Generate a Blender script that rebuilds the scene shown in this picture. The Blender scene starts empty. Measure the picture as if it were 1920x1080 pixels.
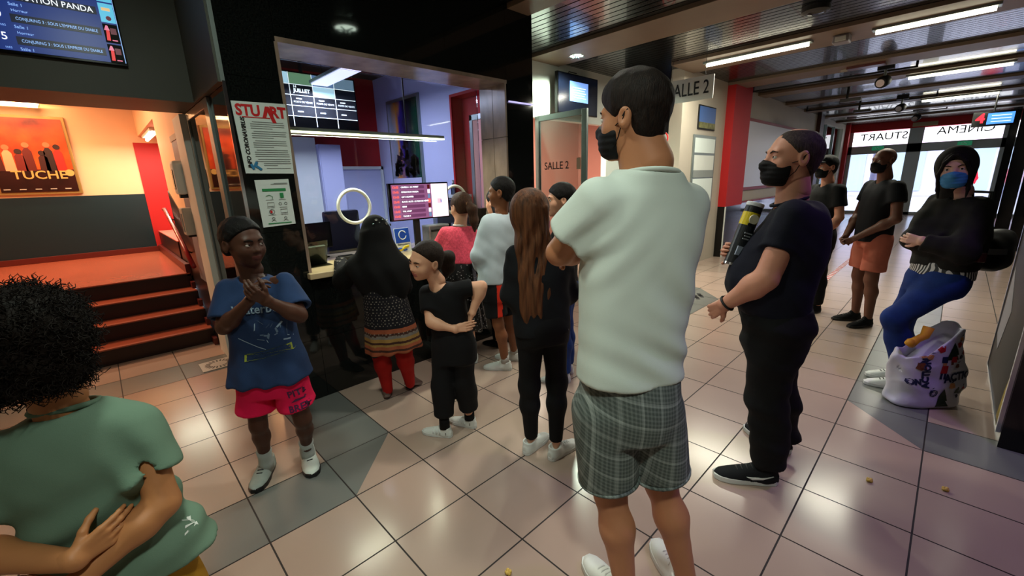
import bpy, bmesh, math, random
import numpy as np
from mathutils import Vector, Matrix
from mathutils.bvhtree import BVHTree

sc = bpy.context.scene
C = sc.collection
random.seed(7)
PI = math.pi

# ------------------------------------------------------------------ camera
F_PX, YAW, PITCH, ROLL, CAM_H = 790.7, 0.7649, -0.2487, -0.0313, 1.541
cam_d = bpy.data.cameras.new('camera'); cam = bpy.data.objects.new('camera', cam_d); C.objects.link(cam)
cam_d.sensor_width = 36; cam_d.lens = F_PX / 1920 * 36; cam_d.clip_start = .05; cam_d.clip_end = 300
_f = Vector((math.sin(YAW)*math.cos(PITCH), math.cos(YAW)*math.cos(PITCH), math.sin(PITCH)))
_r0 = Vector((math.cos(YAW), -math.sin(YAW), 0)); _u0 = _r0.cross(_f)
_r = math.cos(ROLL)*_r0 + math.sin(ROLL)*_u0; _u = -math.sin(ROLL)*_r0 + math.cos(ROLL)*_u0
cam.matrix_world = Matrix(((_r.x, _u.x, -_f.x, 0), (_r.y, _u.y, -_f.y, 0), (_r.z, _u.z, -_f.z, CAM_H), (0, 0, 0, 1)))
sc.camera = cam

# ------------------------------------------------------------------ world and exposure
sc.view_settings.view_transform = 'Standard'; sc.view_settings.look = 'None'
sc.view_settings.gamma = 1; sc.view_settings.use_curve_mapping = False
sc.view_settings.exposure = -0.05
w = bpy.data.worlds.new('overcast_sky'); sc.world = w; w.use_nodes = True
bg = w.node_tree.nodes['Background']; bg.inputs[0].default_value = (.84, .86, 1, 1); bg.inputs[1].default_value = 6.0

def light(name, kind, loc, power, col, size=.3, size_y=None, aim=None, spot=None, blend=.5):
    d = bpy.data.lights.new(name, kind); d.energy = power; d.color = col
    if kind == 'AREA':
        d.size = size
        if size_y: d.shape = 'RECTANGLE'; d.size_y = size_y
    else:
        d.shadow_soft_size = size
    if kind == 'SPOT': d.spot_size = spot; d.spot_blend = blend
    o = bpy.data.objects.new(name, d); C.objects.link(o); o.location = loc
    if aim is not None:
        o.rotation_euler = (Vector(aim) - Vector(loc)).to_track_quat('-Z', 'Y').to_euler()
    return o

WARM = (1, .86, .66); GREENW = (.84, 1, .80); COOL = (.72, .80, 1); ORANGE = (1, .50, .22); VIOLET = (.52, .27, 1)
# fluorescent battens on the ceiling beams (length along Y)
TUBES = [(6.48, 2.10, 1.2), (6.60, .45, .9), (10.25, .28, 1.16), (13.95, .28, 1.17)]
for i, (x, y, l) in enumerate(TUBES):
    light('tube_light', 'AREA', (x, y, 2.99), (62, 46, 32, 30)[i], (1, .97, .80), .09, l, aim=(x, y, 0))
# round downlights in the ceiling, with added fill lights among them
DOWN = [(4.765, 3.644, 3.10), (2.134, 1.70, 3.10)]
light('downlight_alcove', 'SPOT', (4.765, 3.62, 3.04), 280, GREENW, .08, aim=(4.765, 3.62, 0), spot=2.7)
light('downlight_counter', 'SPOT', (2.134, 1.70, 3.04), 155, (1, .95, .82), .09, aim=(2.0, 1.75, 0), spot=2.1, blend=.8)
light('left_fill', 'AREA', (.25, 1.50, 3.04), 24, (.88, 1, .84), .22, aim=(.25, 1.50, 0))  # unseen fill added to lighten the bulkhead and the pier notices
light('downlight_rear', 'SPOT', (-.05, -.40, 3.04), 150, (.92, 1, .88), .12, aim=(.65, 1.0, 0), spot=1.35, blend=1.0)
light('violet_fill', 'SPOT', (2.9, -.75, 3.04), 80, VIOLET, .09, aim=(2.5, -.40, 0), spot=1.65, blend=.8)  # unseen fill added for the purple ambient light on the floor
# ticket office
light('office_panel', 'AREA', (2.0, 4.6, 2.58), 46, (.66, .68, 1), .13, .9, aim=(2.0, 4.6, 0))
light('counter_led', 'AREA', (1.75, 3.44, 1.93), 22, (.95, 1, .75), 1.45, .03, aim=(1.75, 3.44, 0))
# stair hall
light('stair_lamp', 'AREA', (-.55, 8.35, 2.72), 60, ORANGE, .6, .12, aim=(-.55, 8.5, 0))
light('stair_ceiling', 'AREA', (-.6, 6.6, 2.95), 80, (1, .56, .33), 1.2, 1.2, aim=(-.3, 6.9, 0))
light('recess_tube', 'AREA', (.74, 7.9, 2.22), 30, (.95, 1, .78), .06, 1.0, aim=(.70, 7.9, 0))
# room behind the glass door
light('hall_lamp', 'AREA', (5.4, 5.2, 2.8), 150, (1, .82, .68), .8, .8, aim=(5.4, 5.4, 0))

# ------------------------------------------------------------------ materials
def lin(h):
    h = h.lstrip('#'); v = [int(h[i:i+2], 16)/255 for i in (0, 2, 4)]
    return tuple(c/12.92 if c <= .04045 else ((c+.055)/1.055)**2.4 for c in v)
MATS = {}
def M(name, hexcol, rough=.6, metal=0., var=.0, vscale=20, bump=0., bscale=200, spec=.5, emit=0., coat=0., stretch=None):
    if name in MATS: return MATS[name]
    m = bpy.data.materials.new(name); m.use_nodes = True; nt = m.node_tree; b = nt.nodes['Principled BSDF']
    col = lin(hexcol) if isinstance(hexcol, str) else hexcol
    b.inputs['Base Color'].default_value = (*col, 1); b.inputs['Roughness'].default_value = rough
    b.inputs['Metallic'].default_value = metal; b.inputs['Specular IOR Level'].default_value = spec
    b.inputs['Coat Weight'].default_value = coat
    tc = nt.nodes.new('ShaderNodeTexCoord')
    src = tc.outputs['Object']
    if stretch:
        mp = nt.nodes.new('ShaderNodeMapping'); mp.inputs['Scale'].default_value = stretch
        nt.links.new(src, mp.inputs[0]); src = mp.outputs[0]
    if var:
        n = nt.nodes.new('ShaderNodeTexNoise'); n.inputs['Scale'].default_value = vscale; n.inputs['Detail'].default_value = 6
        r = nt.nodes.new('ShaderNodeValToRGB')
        r.color_ramp.elements[0].color = (*[c*(1-var) for c in col], 1); r.color_ramp.elements[1].color = (*[min(1, c*(1+var)) for c in col], 1)
        r.color_ramp.elements[0].position = .3; r.color_ramp.elements[1].position = .7
        nt.links.new(src, n.inputs['Vector']); nt.links.new(n.outputs['Fac'], r.inputs[0]); nt.links.new(r.outputs[0], b.inputs['Base Color'])
    if bump:
        n2 = nt.nodes.new('ShaderNodeTexNoise'); n2.inputs['Scale'].default_value = bscale; n2.inputs['Detail'].default_value = 3
        bp = nt.nodes.new('ShaderNodeBump'); bp.inputs['Strength'].default_value = bump; bp.inputs['Distance'].default_value = .004
        nt.links.new(src, n2.inputs['Vector']); nt.links.new(n2.outputs['Fac'], bp.inputs['Height']); nt.links.new(bp.outputs[0], b.inputs['Normal'])
    if emit:
        b.inputs['Emission Color'].default_value = (*col, 1); b.inputs['Emission Strength'].default_value = emit
    MATS[name] = m
    return m
def glass_mat(name, tint, gloss=.08, alpha=.9):
    m = bpy.data.materials.new(name); m.use_nodes = True; nt = m.node_tree; nt.nodes.remove(nt.nodes['Principled BSDF'])
    out = nt.nodes['Material Output']; t = nt.nodes.new('ShaderNodeBsdfTransparent'); t.inputs[0].default_value = (*lin(tint), 1)
    g = nt.nodes.new('ShaderNodeBsdfGlossy'); g.inputs['Roughness'].default_value = .02
    f = nt.nodes.new('ShaderNodeFresnel'); f.inputs[0].default_value = 1.45
    mx = nt.nodes.new('ShaderNodeMixShader')
    nt.links.new(f.outputs[0], mx.inputs[0]); nt.links.new(t.outputs[0], mx.inputs[1]); nt.links.new(g.outputs[0], mx.inputs[2]); nt.links.new(mx.outputs[0], out.inputs[0])
    MATS[name] = m
    return m

# ------------------------------------------------------------------ object helpers
def link(name, me, parent=None, mats=()):
    o = bpy.data.objects.new(name, me); C.objects.link(o)
    for m in mats: me.materials.append(m)
    if parent is not None:
        o.parent = parent
        if parent.get('_abs', 0) == 0: pass
    return o
def tag(o, label=None, cat=None, group=None, kind=None):
    if label: o['label'] = label
    if cat: o['category'] = cat
    if group: o['group'] = group
    if kind: o['kind'] = kind
    return o
def thing(name, label, cat, loc=(0, 0, 0), group=None):
    o = bpy.data.objects.new(name, None); C.objects.link(o); o.location = loc; o.empty_display_size = .1
    return tag(o, label, cat, group)
def shift(me, parent):
    # meshes are written in world metres; bring them into the parent's frame
    if parent is not None:
        p = parent; off = Vector((0, 0, 0))
        while p is not None: off += p.location; p = p.parent
        me.transform(Matrix.Translation(-off))
class MB:
    def __init__(s): s.v = []; s.f = []; s.m = []
    def box(s, x0, x1, y0, y1, z0, z1, mi=0):
        b = len(s.v); s.v += [(x, y, z) for z in (z0, z1) for y in (y0, y1) for x in (x0, x1)]
        for q in ((0, 2, 3, 1), (4, 5, 7, 6), (0, 1, 5, 4), (2, 6, 7, 3), (0, 4, 6, 2), (1, 3, 7, 5)):
            s.f.append([b+i for i in q]); s.m.append(mi)
        return s
    def obox(s, c, ax, ay, az, mi=0):
        c, ax, ay, az = [tuple(float(q) for q in v) for v in (c, ax, ay, az)]
        c, ax, ay, az = map(Vector, (c, ax, ay, az)); b = len(s.v)
        s.v += [tuple(c+i*ax+j*ay+k*az) for k in (-1, 1) for j in (-1, 1) for i in (-1, 1)]
        for q in ((0, 2, 3, 1), (4, 5, 7, 6), (0, 1, 5, 4), (2, 6, 7, 3), (0, 4, 6, 2), (1, 3, 7, 5)):
            s.f.append([b+i for i in q]); s.m.append(mi)
        return s
    def poly(s, pts, mi=0):
        b = len(s.v); s.v += [tuple(p) for p in pts]; s.f.append(list(range(b, b+len(pts)))); s.m.append(mi); return s
    def prism(s, pts, d, mi=0):
        # extrude polygon pts along vector d
        b = len(s.v); n = len(pts); d = Vector(d); s.v += [tuple(Vector(p)) for p in pts] + [tuple(Vector(p)+d) for p in pts]
        s.f.append([b+i for i in range(n)][::-1]); s.f.append([b+n+i for i in range(n)]); s.m += [mi, mi]
        for i in range(n): s.f.append([b+i, b+(i+1) % n, b+n+(i+1) % n, b+n+i]); s.m.append(mi)
        return s
    def tube(s, pts, r, n=10, mi=0, closed=False, cap=True):
        pts = [Vector([float(q) for q in p]) for p in pts]; rs = [float(q) for q in r] if isinstance(r, (list, tuple)) else [float(r)]*len(pts); N = len(pts); b = len(s.v)
        up = None
        for i, p in enumerate(pts):
            t = (pts[(i+1) % N]-pts[i-1]) if closed else (pts[min(i+1, N-1)]-pts[max(i-1, 0)])
            t.normalize()
            if up is None: up = Vector((0, 0, 1)) if abs(t.z) < .9 else Vector((1, 0, 0))
            a = (up - t*up.dot(t)).normalized(); up = a; c = t.cross(a)
            for k in range(n):
                an = 2*PI*k/n; s.v.append(tuple(p + rs[i]*(math.cos(an)*a+math.sin(an)*c)))
        for i in range(N if closed else N-1):
            j = (i+1) % N
            for k in range(n):
                s.f.append([b+i*n+k, b+i*n+(k+1) % n, b+j*n+(k+1) % n, b+j*n+k]); s.m.append(mi)
        if cap and not closed:
            s.f.append([b+k for k in range(n)][::-1]); s.f.append([b+(N-1)*n+k for k in range(n)]); s.m += [mi, mi]
        return s
    def lathe(s, c, prof, n=24, axis=(0, 0, 1), mi=0):
        # prof: list of (r, h) along axis
        axis = Vector([float(q) for q in axis]).normalized(); c = [float(q) for q in c]; a = axis.orthogonal().normalized(); bb = axis.cross(a); c = Vector(c); b = len(s.v)
        for r, h in prof:
            for k in range(n):
                an = 2*PI*k/n; s.v.append(tuple(c+axis*h+max(r, 1e-4)*(math.cos(an)*a+math.sin(an)*bb)))
        for i in range(len(prof)-1):
            for k in range(n): s.f.append([b+i*n+k, b+i*n+(k+1) % n, b+(i+1)*n+(k+1) % n, b+(i+1)*n+k]); s.m.append(mi)
        s.f.append([b+k for k in range(n)][::-1]); s.f.append([b+(len(prof)-1)*n+k for k in range(n)]); s.m += [mi, mi]
        return s
    def build(s, name, mats, parent=None, smooth=False, bevel=0, **tags):
        me = bpy.data.meshes.new(name); me.from_pydata(s.v, [], s.f); me.update()
        if not isinstance(mats, (list, tuple)): mats = [mats]
        for m in mats: me.materials.append(m)
        me.polygons.foreach_set('material_index', s.m)
        bm = bmesh.new(); bm.from_mesh(me); bmesh.ops.recalc_face_normals(bm, faces=bm.faces)
        if bevel: bmesh.ops.bevel(bm, geom=list(bm.edges), offset=bevel, segments=2, affect='EDGES', profile=.6)
        bm.to_mesh(me); bm.free()
        if smooth: me.polygons.foreach_set('use_smooth', [True]*len(me.polygons))
        shift(me, parent)
        o = bpy.data.objects.new(name, me); C.objects.link(o); o.parent = parent
        if tags: tag(o, **tags)
        return o
def struct(name, mb, mats, parent=None, **k):
    o = mb.build(name, mats, parent, **k)
    if parent is None: o['kind'] = 'structure'
    return o
def text(s, c, right, up, size, mat, parent=None, name='lettering', bold=.0, ext=.001, sx=1., align='CENTER', shear=0.):
    d = bpy.data.curves.new(name, 'FONT'); d.body = s; d.size = size; d.align_x = align; d.align_y = 'CENTER'; d.extrude = ext; d.offset = bold; d.shear = shear
    d.resolution_u = 3
    t = bpy.data.objects.new(name, d); me = bpy.data.meshes.new_from_object(t); bpy.data.objects.remove(t); bpy.data.curves.remove(d)
    me.name = name; me.materials.clear(); me.materials.append(mat)
    o = bpy.data.objects.new(name, me); C.objects.link(o)
    r = Vector(right).normalized(); u = Vector(up); u = (u-r*u.dot(r)).normalized(); n = r.cross(u); c = Vector(c)
    if parent is not None:
        p = parent
        while p is not None: c = c-p.location; p = p.parent
        o.parent = parent
    me.transform(Matrix(((r.x*sx, u.x, n.x, c.x), (r.y*sx, u.y, n.y, c.y), (r.z*sx, u.z, n.z, c.z), (0, 0, 0, 1))))
    return o
XP, YP, ZP, XN, YN = (1, 0, 0), (0, 1, 0), (0, 0, 1), (-1, 0, 0), (0, -1, 0)
# ------------------------------------------------------------------ materials of the place
m_tile = M('beige_tile', '#ab9587', .2, var=.05, vscale=1.2, spec=.5)
m_tileg = M('grey_tile', '#6d6f6c', .26, var=.05, vscale=1.5)
m_grout = M('dark_grout', '#2b2624', .8)
m_granite = M('black_granite', '#121514', .055, var=.9, vscale=110, spec=.5)
m_gjoint = M('granite_joint', '#3a3a38', .6)
m_marble = M('tan_marble', '#8d7a6c', .25, var=.28, vscale=7, stretch=(1, 1, .5))
m_chrome = M('chrome', '#b9bcc4', .18, 1.)
m_alu = M('brushed_aluminium', '#8f9a98', .35, .6)
m_slat = M('dark_metal_slats', '#191c1e', .24, .0, spec=.9, coat=.35)
m_beam = M('brown_beam_paint', '#7a6553', .5, var=.08, vscale=3)
m_black = M('matt_black', '#0a0a0a', .6)
m_gblack = M('gloss_black', '#060607', .12)
m_white = M('white_paint', '#d9ddd6', .55, var=.03, vscale=4)
m_cream = M('cream_paint', '#b5ab9c', .6, var=.03, vscale=3)
m_red = M('red_paint', '#b10f12', .6)
m_dred = M('dark_red_paint', '#860c13', .5)
m_lav = M('lavender_white_paint', '#c3c6e6', .5)
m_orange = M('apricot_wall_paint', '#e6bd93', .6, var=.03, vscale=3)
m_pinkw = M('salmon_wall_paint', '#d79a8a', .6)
m_teal = M('dark_teal_wainscot', '#00232c', .45)
m_bulk = M('anthracite_paint', '#4c4e45', .5, var=.08, vscale=2)
m_terra = M('terracotta_vinyl', '#a4563f', .25, var=.06, vscale=4)
m_maroon = M('maroon_tile', '#1f0b0a', .35)
m_maroon2 = M('maroon_skirting', '#5a1d17', .35)
m_glass = glass_mat('clear_glass', '#eef4f2')
m_glassd = glass_mat('smoked_glass', '#9aa09c')
m_mirror = M('dark_mirror_glass', '#0c0c0e', .04, spec=1.0)
m_tube = M('lit_tube', '#fff7d8', .4, emit=9)
m_tubec = M('lit_tube_cool', '#eef2ff', .4, emit=8)
m_down = M('lit_downlight', '#eaffea', .4, emit=14)
m_paper = M('white_paper', '#dfeae6', .6)
m_ink = M('black_ink', '#17181a', .6)
m_inkg = M('grey_ink', '#8b918f', .6)
m_inkr = M('red_ink', '#d01a1e', .5)
m_inkgr = M('green_ink', '#2b8f52', .5)
m_lens = M('smoked_plastic', '#151517', .2)

# ------------------------------------------------------------------ floor: square tiles of 0.40 m with some grey bands
T = .4; OX, OY = .67316, 1.90276
def wx(u): return OX+u*T
def wy(v): return OY-v*T
bands = [(-3, 0, -1, 0), (0, 1, -3, -1), (-6, 1, -7, -6), (7, 50, 4, 5), (6, 50, 5, 9), (9, 12, -1, 0), (12, 13, -3, -1)]
def grey(u, v):
    if u >= 7 and v >= 5: return False
    return any(a <= u < b and c <= v < d for a, b, c, d in bands)
tris = {(0, -1): ((0, 0), (1, 0), (0, 1)), (6, 4): ((1, 0), (1, 1), (0, 1)), (12, -1): ((0, 0), (1, 0), (0, 1))}
fl = MB(); g = .0035
for u in range(-7, 51):
    for v in range(-19, 17):
        x0, x1, y1, y0 = wx(u)+g, wx(u+1)-g, wy(v)-g, wy(v+1)+g
        fl.poly([(x0, y0, 0), (x1, y0, 0), (x1, y1, 0), (x0, y1, 0)], 1 if grey(u, v) else 0)
        if (u, v) in tris:
            p = [(wx(u+a)+(g if a == 0 else -g), wy(v+b)+(-g if b == 0 else g), .0006) for a, b in tris[(u, v)]]
            fl.poly(p, 1)
fl.poly([(wx(-7), wy(17), -.002), (wx(51), wy(17), -.002), (wx(51), wy(-19), -.002), (wx(-7), wy(-19), -.002)], 2)
me = bpy.data.meshes.new('floor'); me.from_pydata(fl.v, [], fl.f); me.update()
for m in (m_tile, m_tileg, m_grout): me.materials.append(m)
me.polygons.foreach_set('material_index', fl.m)
o = bpy.data.objects.new('floor', me); C.objects.link(o); o['kind'] = 'structure'

# ------------------------------------------------------------------ ceiling: slats running along Y, brown beams between
cl = MB()
x = -1.7
while x < 20.3:
    cl.box(x, x+.082, -3.9, 4.2, 3.10, 3.12); x += .098
cl.box(-1.8, 20.4, -4, 4.3, 3.13, 3.2, 1)
cl.box(-1.8, 8.2, 4.2, 9.4, 3.13, 3.2, 1)
struct('ceiling', cl, [m_slat, m_black])
for i, (a, b) in enumerate([(3.02, 3.30), (4.36, 4.98), (6.24, 6.98), (8.40, 8.95), (10.05, 10.5), (12.0, 12.45), (13.75, 14.2), (15.9, 16.3), (17.9, 18.3)]):
    struct('trim_%d' % (i+1), MB().box(a, b, -3.8, 3.1 if i < 1 else (4.12 if i < 2 else 3.1), 3.055, 3.10), m_beam, bevel=.004)
def tube_lamp(x, y, l, label):
    t = thing('ceiling_lamp', label, 'ceiling lamp', (x, y, 3.055), 'fluorescent battens on the ceiling beams')
    MB().box(x-.06, x+.06, y-l/2-.03, y+l/2+.03, 3.03, 3.055).build('housing', m_alu, t)
    MB().tube([(x, y-l/2, 3.012), (x, y+l/2, 3.012)], .02, 10).build('tube', m_tube, t, smooth=True)
for a, lb in zip(TUBES, ['lit fluorescent batten on the brown beam above the standing man in a white tee', 'lit fluorescent batten at the top right edge, on the same beam as the longest one',
                          'slim lit fluorescent batten further down the corridor, behind the first spotlight', 'slim lit fluorescent batten furthest down the corridor, near the doors']):
    tube_lamp(*a, lb)
def downlight(x, y, z, label):
    t = thing('downlight', label, 'ceiling lamp', (x, y, z))
    for k in range(6): a = k*PI/3+.3; MB().obox((x+.058*math.cos(a), y+.058*math.sin(a), z-.056), (.048*math.cos(a), .048*math.sin(a), 0), (-.007*math.sin(a), .007*math.cos(a), 0), (0, 0, .004)).build('louvre_blade', m_alu, t)
    MB().lathe((x, y, z-.035), [(.115, .0), (.125, .012), (.125, .035), (.10, .035)], 32).build('rim', m_white, t, smooth=False)
    MB().lathe((x, y, z-.05), [(.06, 0), (.095, .008), (.10, .02)], 32).build('lamp_glass', m_down, t, smooth=True)
downlight(*DOWN[0], 'round lit downlight in the ceiling in front of the white wall with the screen')
downlight(*DOWN[1], 'round lit downlight mirrored in the black granite above the ticket window')

# ------------------------------------------------------------------ ticket counter wall: black granite with a window
def slabs(mb, x0, x1, z0, z1, y):
    xs = [x0] + [v for v in (1.62, 2.30) if x0 < v < x1] + [x1]; zs = [z0] + [v for v in (.46, 1.26, 2.20) if z0 < v < z1] + [z1]
    for i in range(len(xs)-1):
        for j in range(len(zs)-1): mb.box(xs[i]+.0012, xs[i+1]-.0012, y, y+.02, zs[j]+.0012, zs[j+1]-.0012)
gw = MB()
gw.box(.71, 1.0, 3.12, 3.46, 0, 3.1, 1); gw.box(2.97, 3.33, 3.12, 3.46, 0, 3.1, 1); gw.box(1.0, 2.97, 3.12, 3.46, 2.44, 3.1, 1); gw.box(1.0, 2.97, 3.12, 3.46, 0, .91, 1)
slabs(gw, .69, 1.0, 0, 3.1, 3.10); slabs(gw, 2.985, 3.33, 0, 3.1, 3.10); slabs(gw, 1.0, 2.985, 2.455, 3.1, 3.10); slabs(gw, 1.0, 2.985, 0, .91, 3.10)
gw.box(.69, .71, 3.12, 3.60, 0, 2.15); gw.box(3.33, 3.345, 3.10, 4.12, 0, 3.1)
struct('wall_front', gw, [m_granite, m_gjoint])
struct('trim_10', MB().box(.672, .69, 3.085, 3.10, 0, 2.16), m_chrome)
rv = MB()
rv.box(1.0, 2.985, 3.095, 3.46, 2.425, 2.455); rv.box(.992, 1.012, 3.095, 3.46, .95, 2.425)
rv.box(2.955, 2.975, 3.095, 3.27, .95, 1.95); rv.box(2.955, 2.975, 3.275, 3.46, .95, 1.95); rv.box(2.955, 2.975, 3.095, 3.27, 1.955, 2.425); rv.box(2.955, 2.975, 3.275, 3.46, 1.955, 2.425)
struct('trim_11', rv, m_marble)
struct('window_1', MB().box(1.012, 2.955, 3.50, 3.508, .97, 2.43), m_glass)
ct = MB().prism([(.975, 3.03, .915), (2.965, 2.98, .915), (2.965, 3.092, .915), (2.95, 3.092, .915), (2.95, 3.82, .915), (1.014, 3.82, .915), (1.014, 3.092, .915), (.975, 3.092, .915)], (0, 0, .04))
ct.build('counter_top', M('counter_beige_marble', '#cbb58f', .22, var=.14, vscale=6), bevel=.006, label='beige marble counter ledge under the ticket window', cat='counter')
for (x, lb) in ((1.545, 'white ring round the speaking hole of the counter glass, behind the black veil'), (2.585, 'white ring round the speaking hole of the counter glass, behind the brown ponytail')):
    pts = [(x+.135*math.cos(a), 3.47, 1.375+.135*math.sin(a)) for a in np.linspace(0, 2*PI, 40)[:-1]]
    MB().tube(pts, .014, 10, closed=True).build('speaking_ring', m_white, smooth=True, label=lb, cat='ring')
# thin line with its own glow across the right pier and the LED bar of the window
MB().box(2.99, 3.335, 3.075, 3.085, 2.262, 2.276).build('light_line', M('lit_violet_line', '#b9b2ea', .4, emit=1.2), label='thin lit line across the granite pier right of the ticket window', cat='light')
lb = thing('led_bar', 'long lit LED bar hanging across the ticket window on two rods', 'lamp', (1.75, 3.47, 1.95))
MB().box(1.02, 2.49, 3.455, 3.485, 1.948, 1.972).build('profile', m_alu, lb)
MB().box(1.02, 2.49, 3.452, 3.488, 1.936, 1.948).build('diffuser', M('lit_led_strip', '#f4ffc8', .4, emit=4), lb)
for x in (1.09, 2.10): MB().tube([(x, 3.47, 1.97), (x, 3.47, 2.425)], .006, 8).build('rod', m_black, lb)

# ------------------------------------------------------------------ ticket office behind the window
of = MB()
of.box(.95, 3.33, 5.9, 6.0, 0, 3.1)
struct('wall_office_back', of, m_red)
struct('wall_office_left', MB().box(.93, 1.0, 3.46, 5.9, 0, 3.1), m_lav)
struct('wall_office_right', MB().box(3.10, 3.33, 4.16, 5.9, 0, 3.1).box(3.10, 3.33, 3.46, 4.16, 2.50, 3.1).box(3.28, 3.33, 3.46, 4.16, 0, 2.5), m_lav)
struct('trim_12', MB().box(3.10, 3.278, 4.13, 4.16, .0, 2.5).box(3.10, 3.278, 3.46, 4.13, 2.47, 2.5).box(3.255, 3.278, 3.462, 4.13, 0, 2.47), m_red)
struct('ceiling_office', MB().box(1.0, 3.1, 3.46, 5.9, 2.95, 3.0), m_black)
ds = thing('glass_door', 'aluminium framed glass door ajar in the red recess of the ticket office', 'door', (3.16, 3.72, 0))
MB().box(3.12, 3.15, 3.80, 3.85, .0, 2.25).box(3.12, 3.15, 3.50, 3.85, 2.19, 2.25).build('frame', m_alu, ds, bevel=.004)
MB().box(3.128, 3.138, 3.50, 3.80, .0, 2.19).build('pane', m_pinkw, ds)
MB().box(1.78, 2.10, 5.62, 5.88, 0, 2.13).build('partition', m_white, label='greenish white partition panel below the menu screen in the ticket office', cat='panel')
cb = thing('cupboard', 'tall white cupboard against the red back wall of the ticket office', 'cupboard', (2.25, 5.72, 0))
MB().box(2.105, 2.385, 5.56, 5.86, 0, 2.05).build('body', m_lav, cb, bevel=.004)
MB().box(2.115, 2.375, 5.545, 5.559, .05, 2.03).build('door', m_lav, cb, bevel=.003)
dr = MB().box(2.44, 3.06, 5.86, 5.899, 0, 1.76)
do = struct('door_1', dr, m_lav)
fr = MB().box(2.41, 2.44, 5.83, 5.899, 0, 1.80).box(3.06, 3.09, 5.83, 5.899, 0, 1.80).box(2.41, 3.09, 5.83, 5.899, 1.76, 1.80)
fr.build('door_frame', m_white, do)
MB().tube([(2.52, 5.85, 1.06), (2.52, 5.80, 1.06), (2.60, 5.80, 1.06)], .009, 8).build('door_handle', m_black, do, smooth=True)
# menu screen
mt = thing('menu_screen', 'large black menu screen of tiled panels hanging high in the ticket office', 'screen', (2.05, 5.22, 2.55))
MB().box(1.48, 2.49, 5.19, 5.24, 2.15, 2.76).build('housing', m_gblack, mt, bevel=.004)
m_scr = M('screen_dark_panel', '#0d1019', .7, emit=.6)
m_scrw = M('screen_white', '#e8eef4', .3, emit=1.3)
MB().box(1.50, 2.475, 5.184, 5.189, 2.30, 2.745).build('panel', m_scr, mt)
ln = MB()
for i in range(4): ln.box(1.502+i*.243, 1.508+i*.243, 5.179, 5.183, 2.20, 2.745)
for j in range(4): ln.box(1.502, 2.474, 5.179, 5.183, 2.30+j*.108, 2.306+j*.108)
ln.build('grid_lines', m_scrw, mt)
cm = [M('screen_green', '#79a07c', .3, emit=.7), M('screen_blue', '#6c8bb8', .3, emit=.7), M('screen_steel', '#7690a6', .3, emit=.7), M('screen_ice', '#b9dcee', .3, emit=1.0)]
for i, q in enumerate((3, 0, 1, 2)): MB().box(1.51+i*.243, 1.742+i*.243, 5.180, 5.183, 2.632, 2.742).build('tile_picture', cm[q], mt)
MB().box(1.996, 2.228, 5.180, 5.183, 2.524, 2.626).build('tile_picture', cm[3], mt)
text('14', (1.80, 5.178, 2.605), XP, ZP, .035, m_scrw, mt, bold=.001); text('JUILLET', (1.87, 5.178, 2.565), XP, ZP, .052, m_scrw, mt, bold=.002)
for i in range(3):
    text('POSTE DE VENTE', (1.87+i*.243, 5.178, 2.45), XP, ZP, .026, m_scrw, mt)
    MB().box(1.80+i*.243, 1.86+i*.243, 5.178, 5.181, 2.478, 2.49).build('caption', m_scrw, mt)
    MB().box(1.80+i*.243, 1.86+i*.243, 5.178, 5.181, 2.345, 2.358).build('caption', m_scrw, mt)
MB().tube([(1.9, 5.215, 2.76), (1.9, 5.215, 2.95)], .02, 10).build('bracket', m_black, mt)
lp = thing('office_lamp', 'rectangular lit panel lamp hanging in front of the menu screen', 'lamp', (2.0, 4.55, 2.62))
MB().box(1.90, 2.10, 4.08, 5.02, 2.62, 2.65).build('housing', m_alu, lp)
MB().box(1.915, 2.085, 4.10, 5.0, 2.605, 2.62).build('diffuser', M('lit_panel', '#d8d6ff', .4, emit=1.6), lp)
for y in (4.2, 4.9): MB().tube([(2.0, y, 2.65), (2.0, y, 2.95)], .004, 6).build('cable', m_black, lp)
# film poster on the right office wall (plain stand-in picture)
pf = thing('film_poster', 'tall framed film poster of coloured smoke and cars on the lavender office wall', 'poster', (3.09, 5.15, 2.0))
MB().box(3.075, 3.099, 4.76, 5.55, 1.30, 2.62).build('frame', m_alu, pf)
m_pf = bpy.data.materials.new('smoke_poster_print'); m_pf.use_nodes = True; nt = m_pf.node_tree; b = nt.nodes['Principled BSDF']; b.inputs['Roughness'].default_value = .15
tc = nt.nodes.new('ShaderNodeTexCoord'); sp = nt.nodes.new('ShaderNodeSeparateXYZ'); no = nt.nodes.new('ShaderNodeTexNoise'); no.inputs['Scale'].default_value = 3; no.inputs['Detail'].default_value = 5
ma = nt.nodes.new('ShaderNodeMath'); ma.operation = 'MULTIPLY_ADD'; ma.inputs[1].default_value = .45
rp = nt.nodes.new('ShaderNodeValToRGB'); e = rp.color_ramp.elements
cols = [(0, '#17402f'), (.22, '#161f22'), (.45, '#1d1a3c'), (.60, '#2c2370'), (.72, '#b5741f'), (.84, '#7d8594'), (1, '#a5a4b8')]
e[0].color = (*lin(cols[0][1]), 1); e[0].position = 0; e[1].color = (*lin(cols[-1][1]), 1); e[1].position = 1
for p, c in cols[1:-1]: q = e.new(p); q.color = (*lin(c), 1)
nt.links.new(tc.outputs['Generated'], sp.inputs[0]); nt.links.new(tc.outputs['Generated'], no.inputs['Vector'])
nt.links.new(no.outputs['Fac'], ma.inputs[0]); nt.links.new(sp.outputs['Y'], ma.inputs[2])
mb_ = nt.nodes.new('ShaderNodeMath'); mb_.operation = 'SUBTRACT'; mb_.inputs[1].default_value = .22; nt.links.new(ma.outputs[0], mb_.inputs[0]); nt.links.new(mb_.outputs[0], rp.inputs[0]); nt.links.new(rp.outputs[0], b.inputs['Base Color'])
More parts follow.
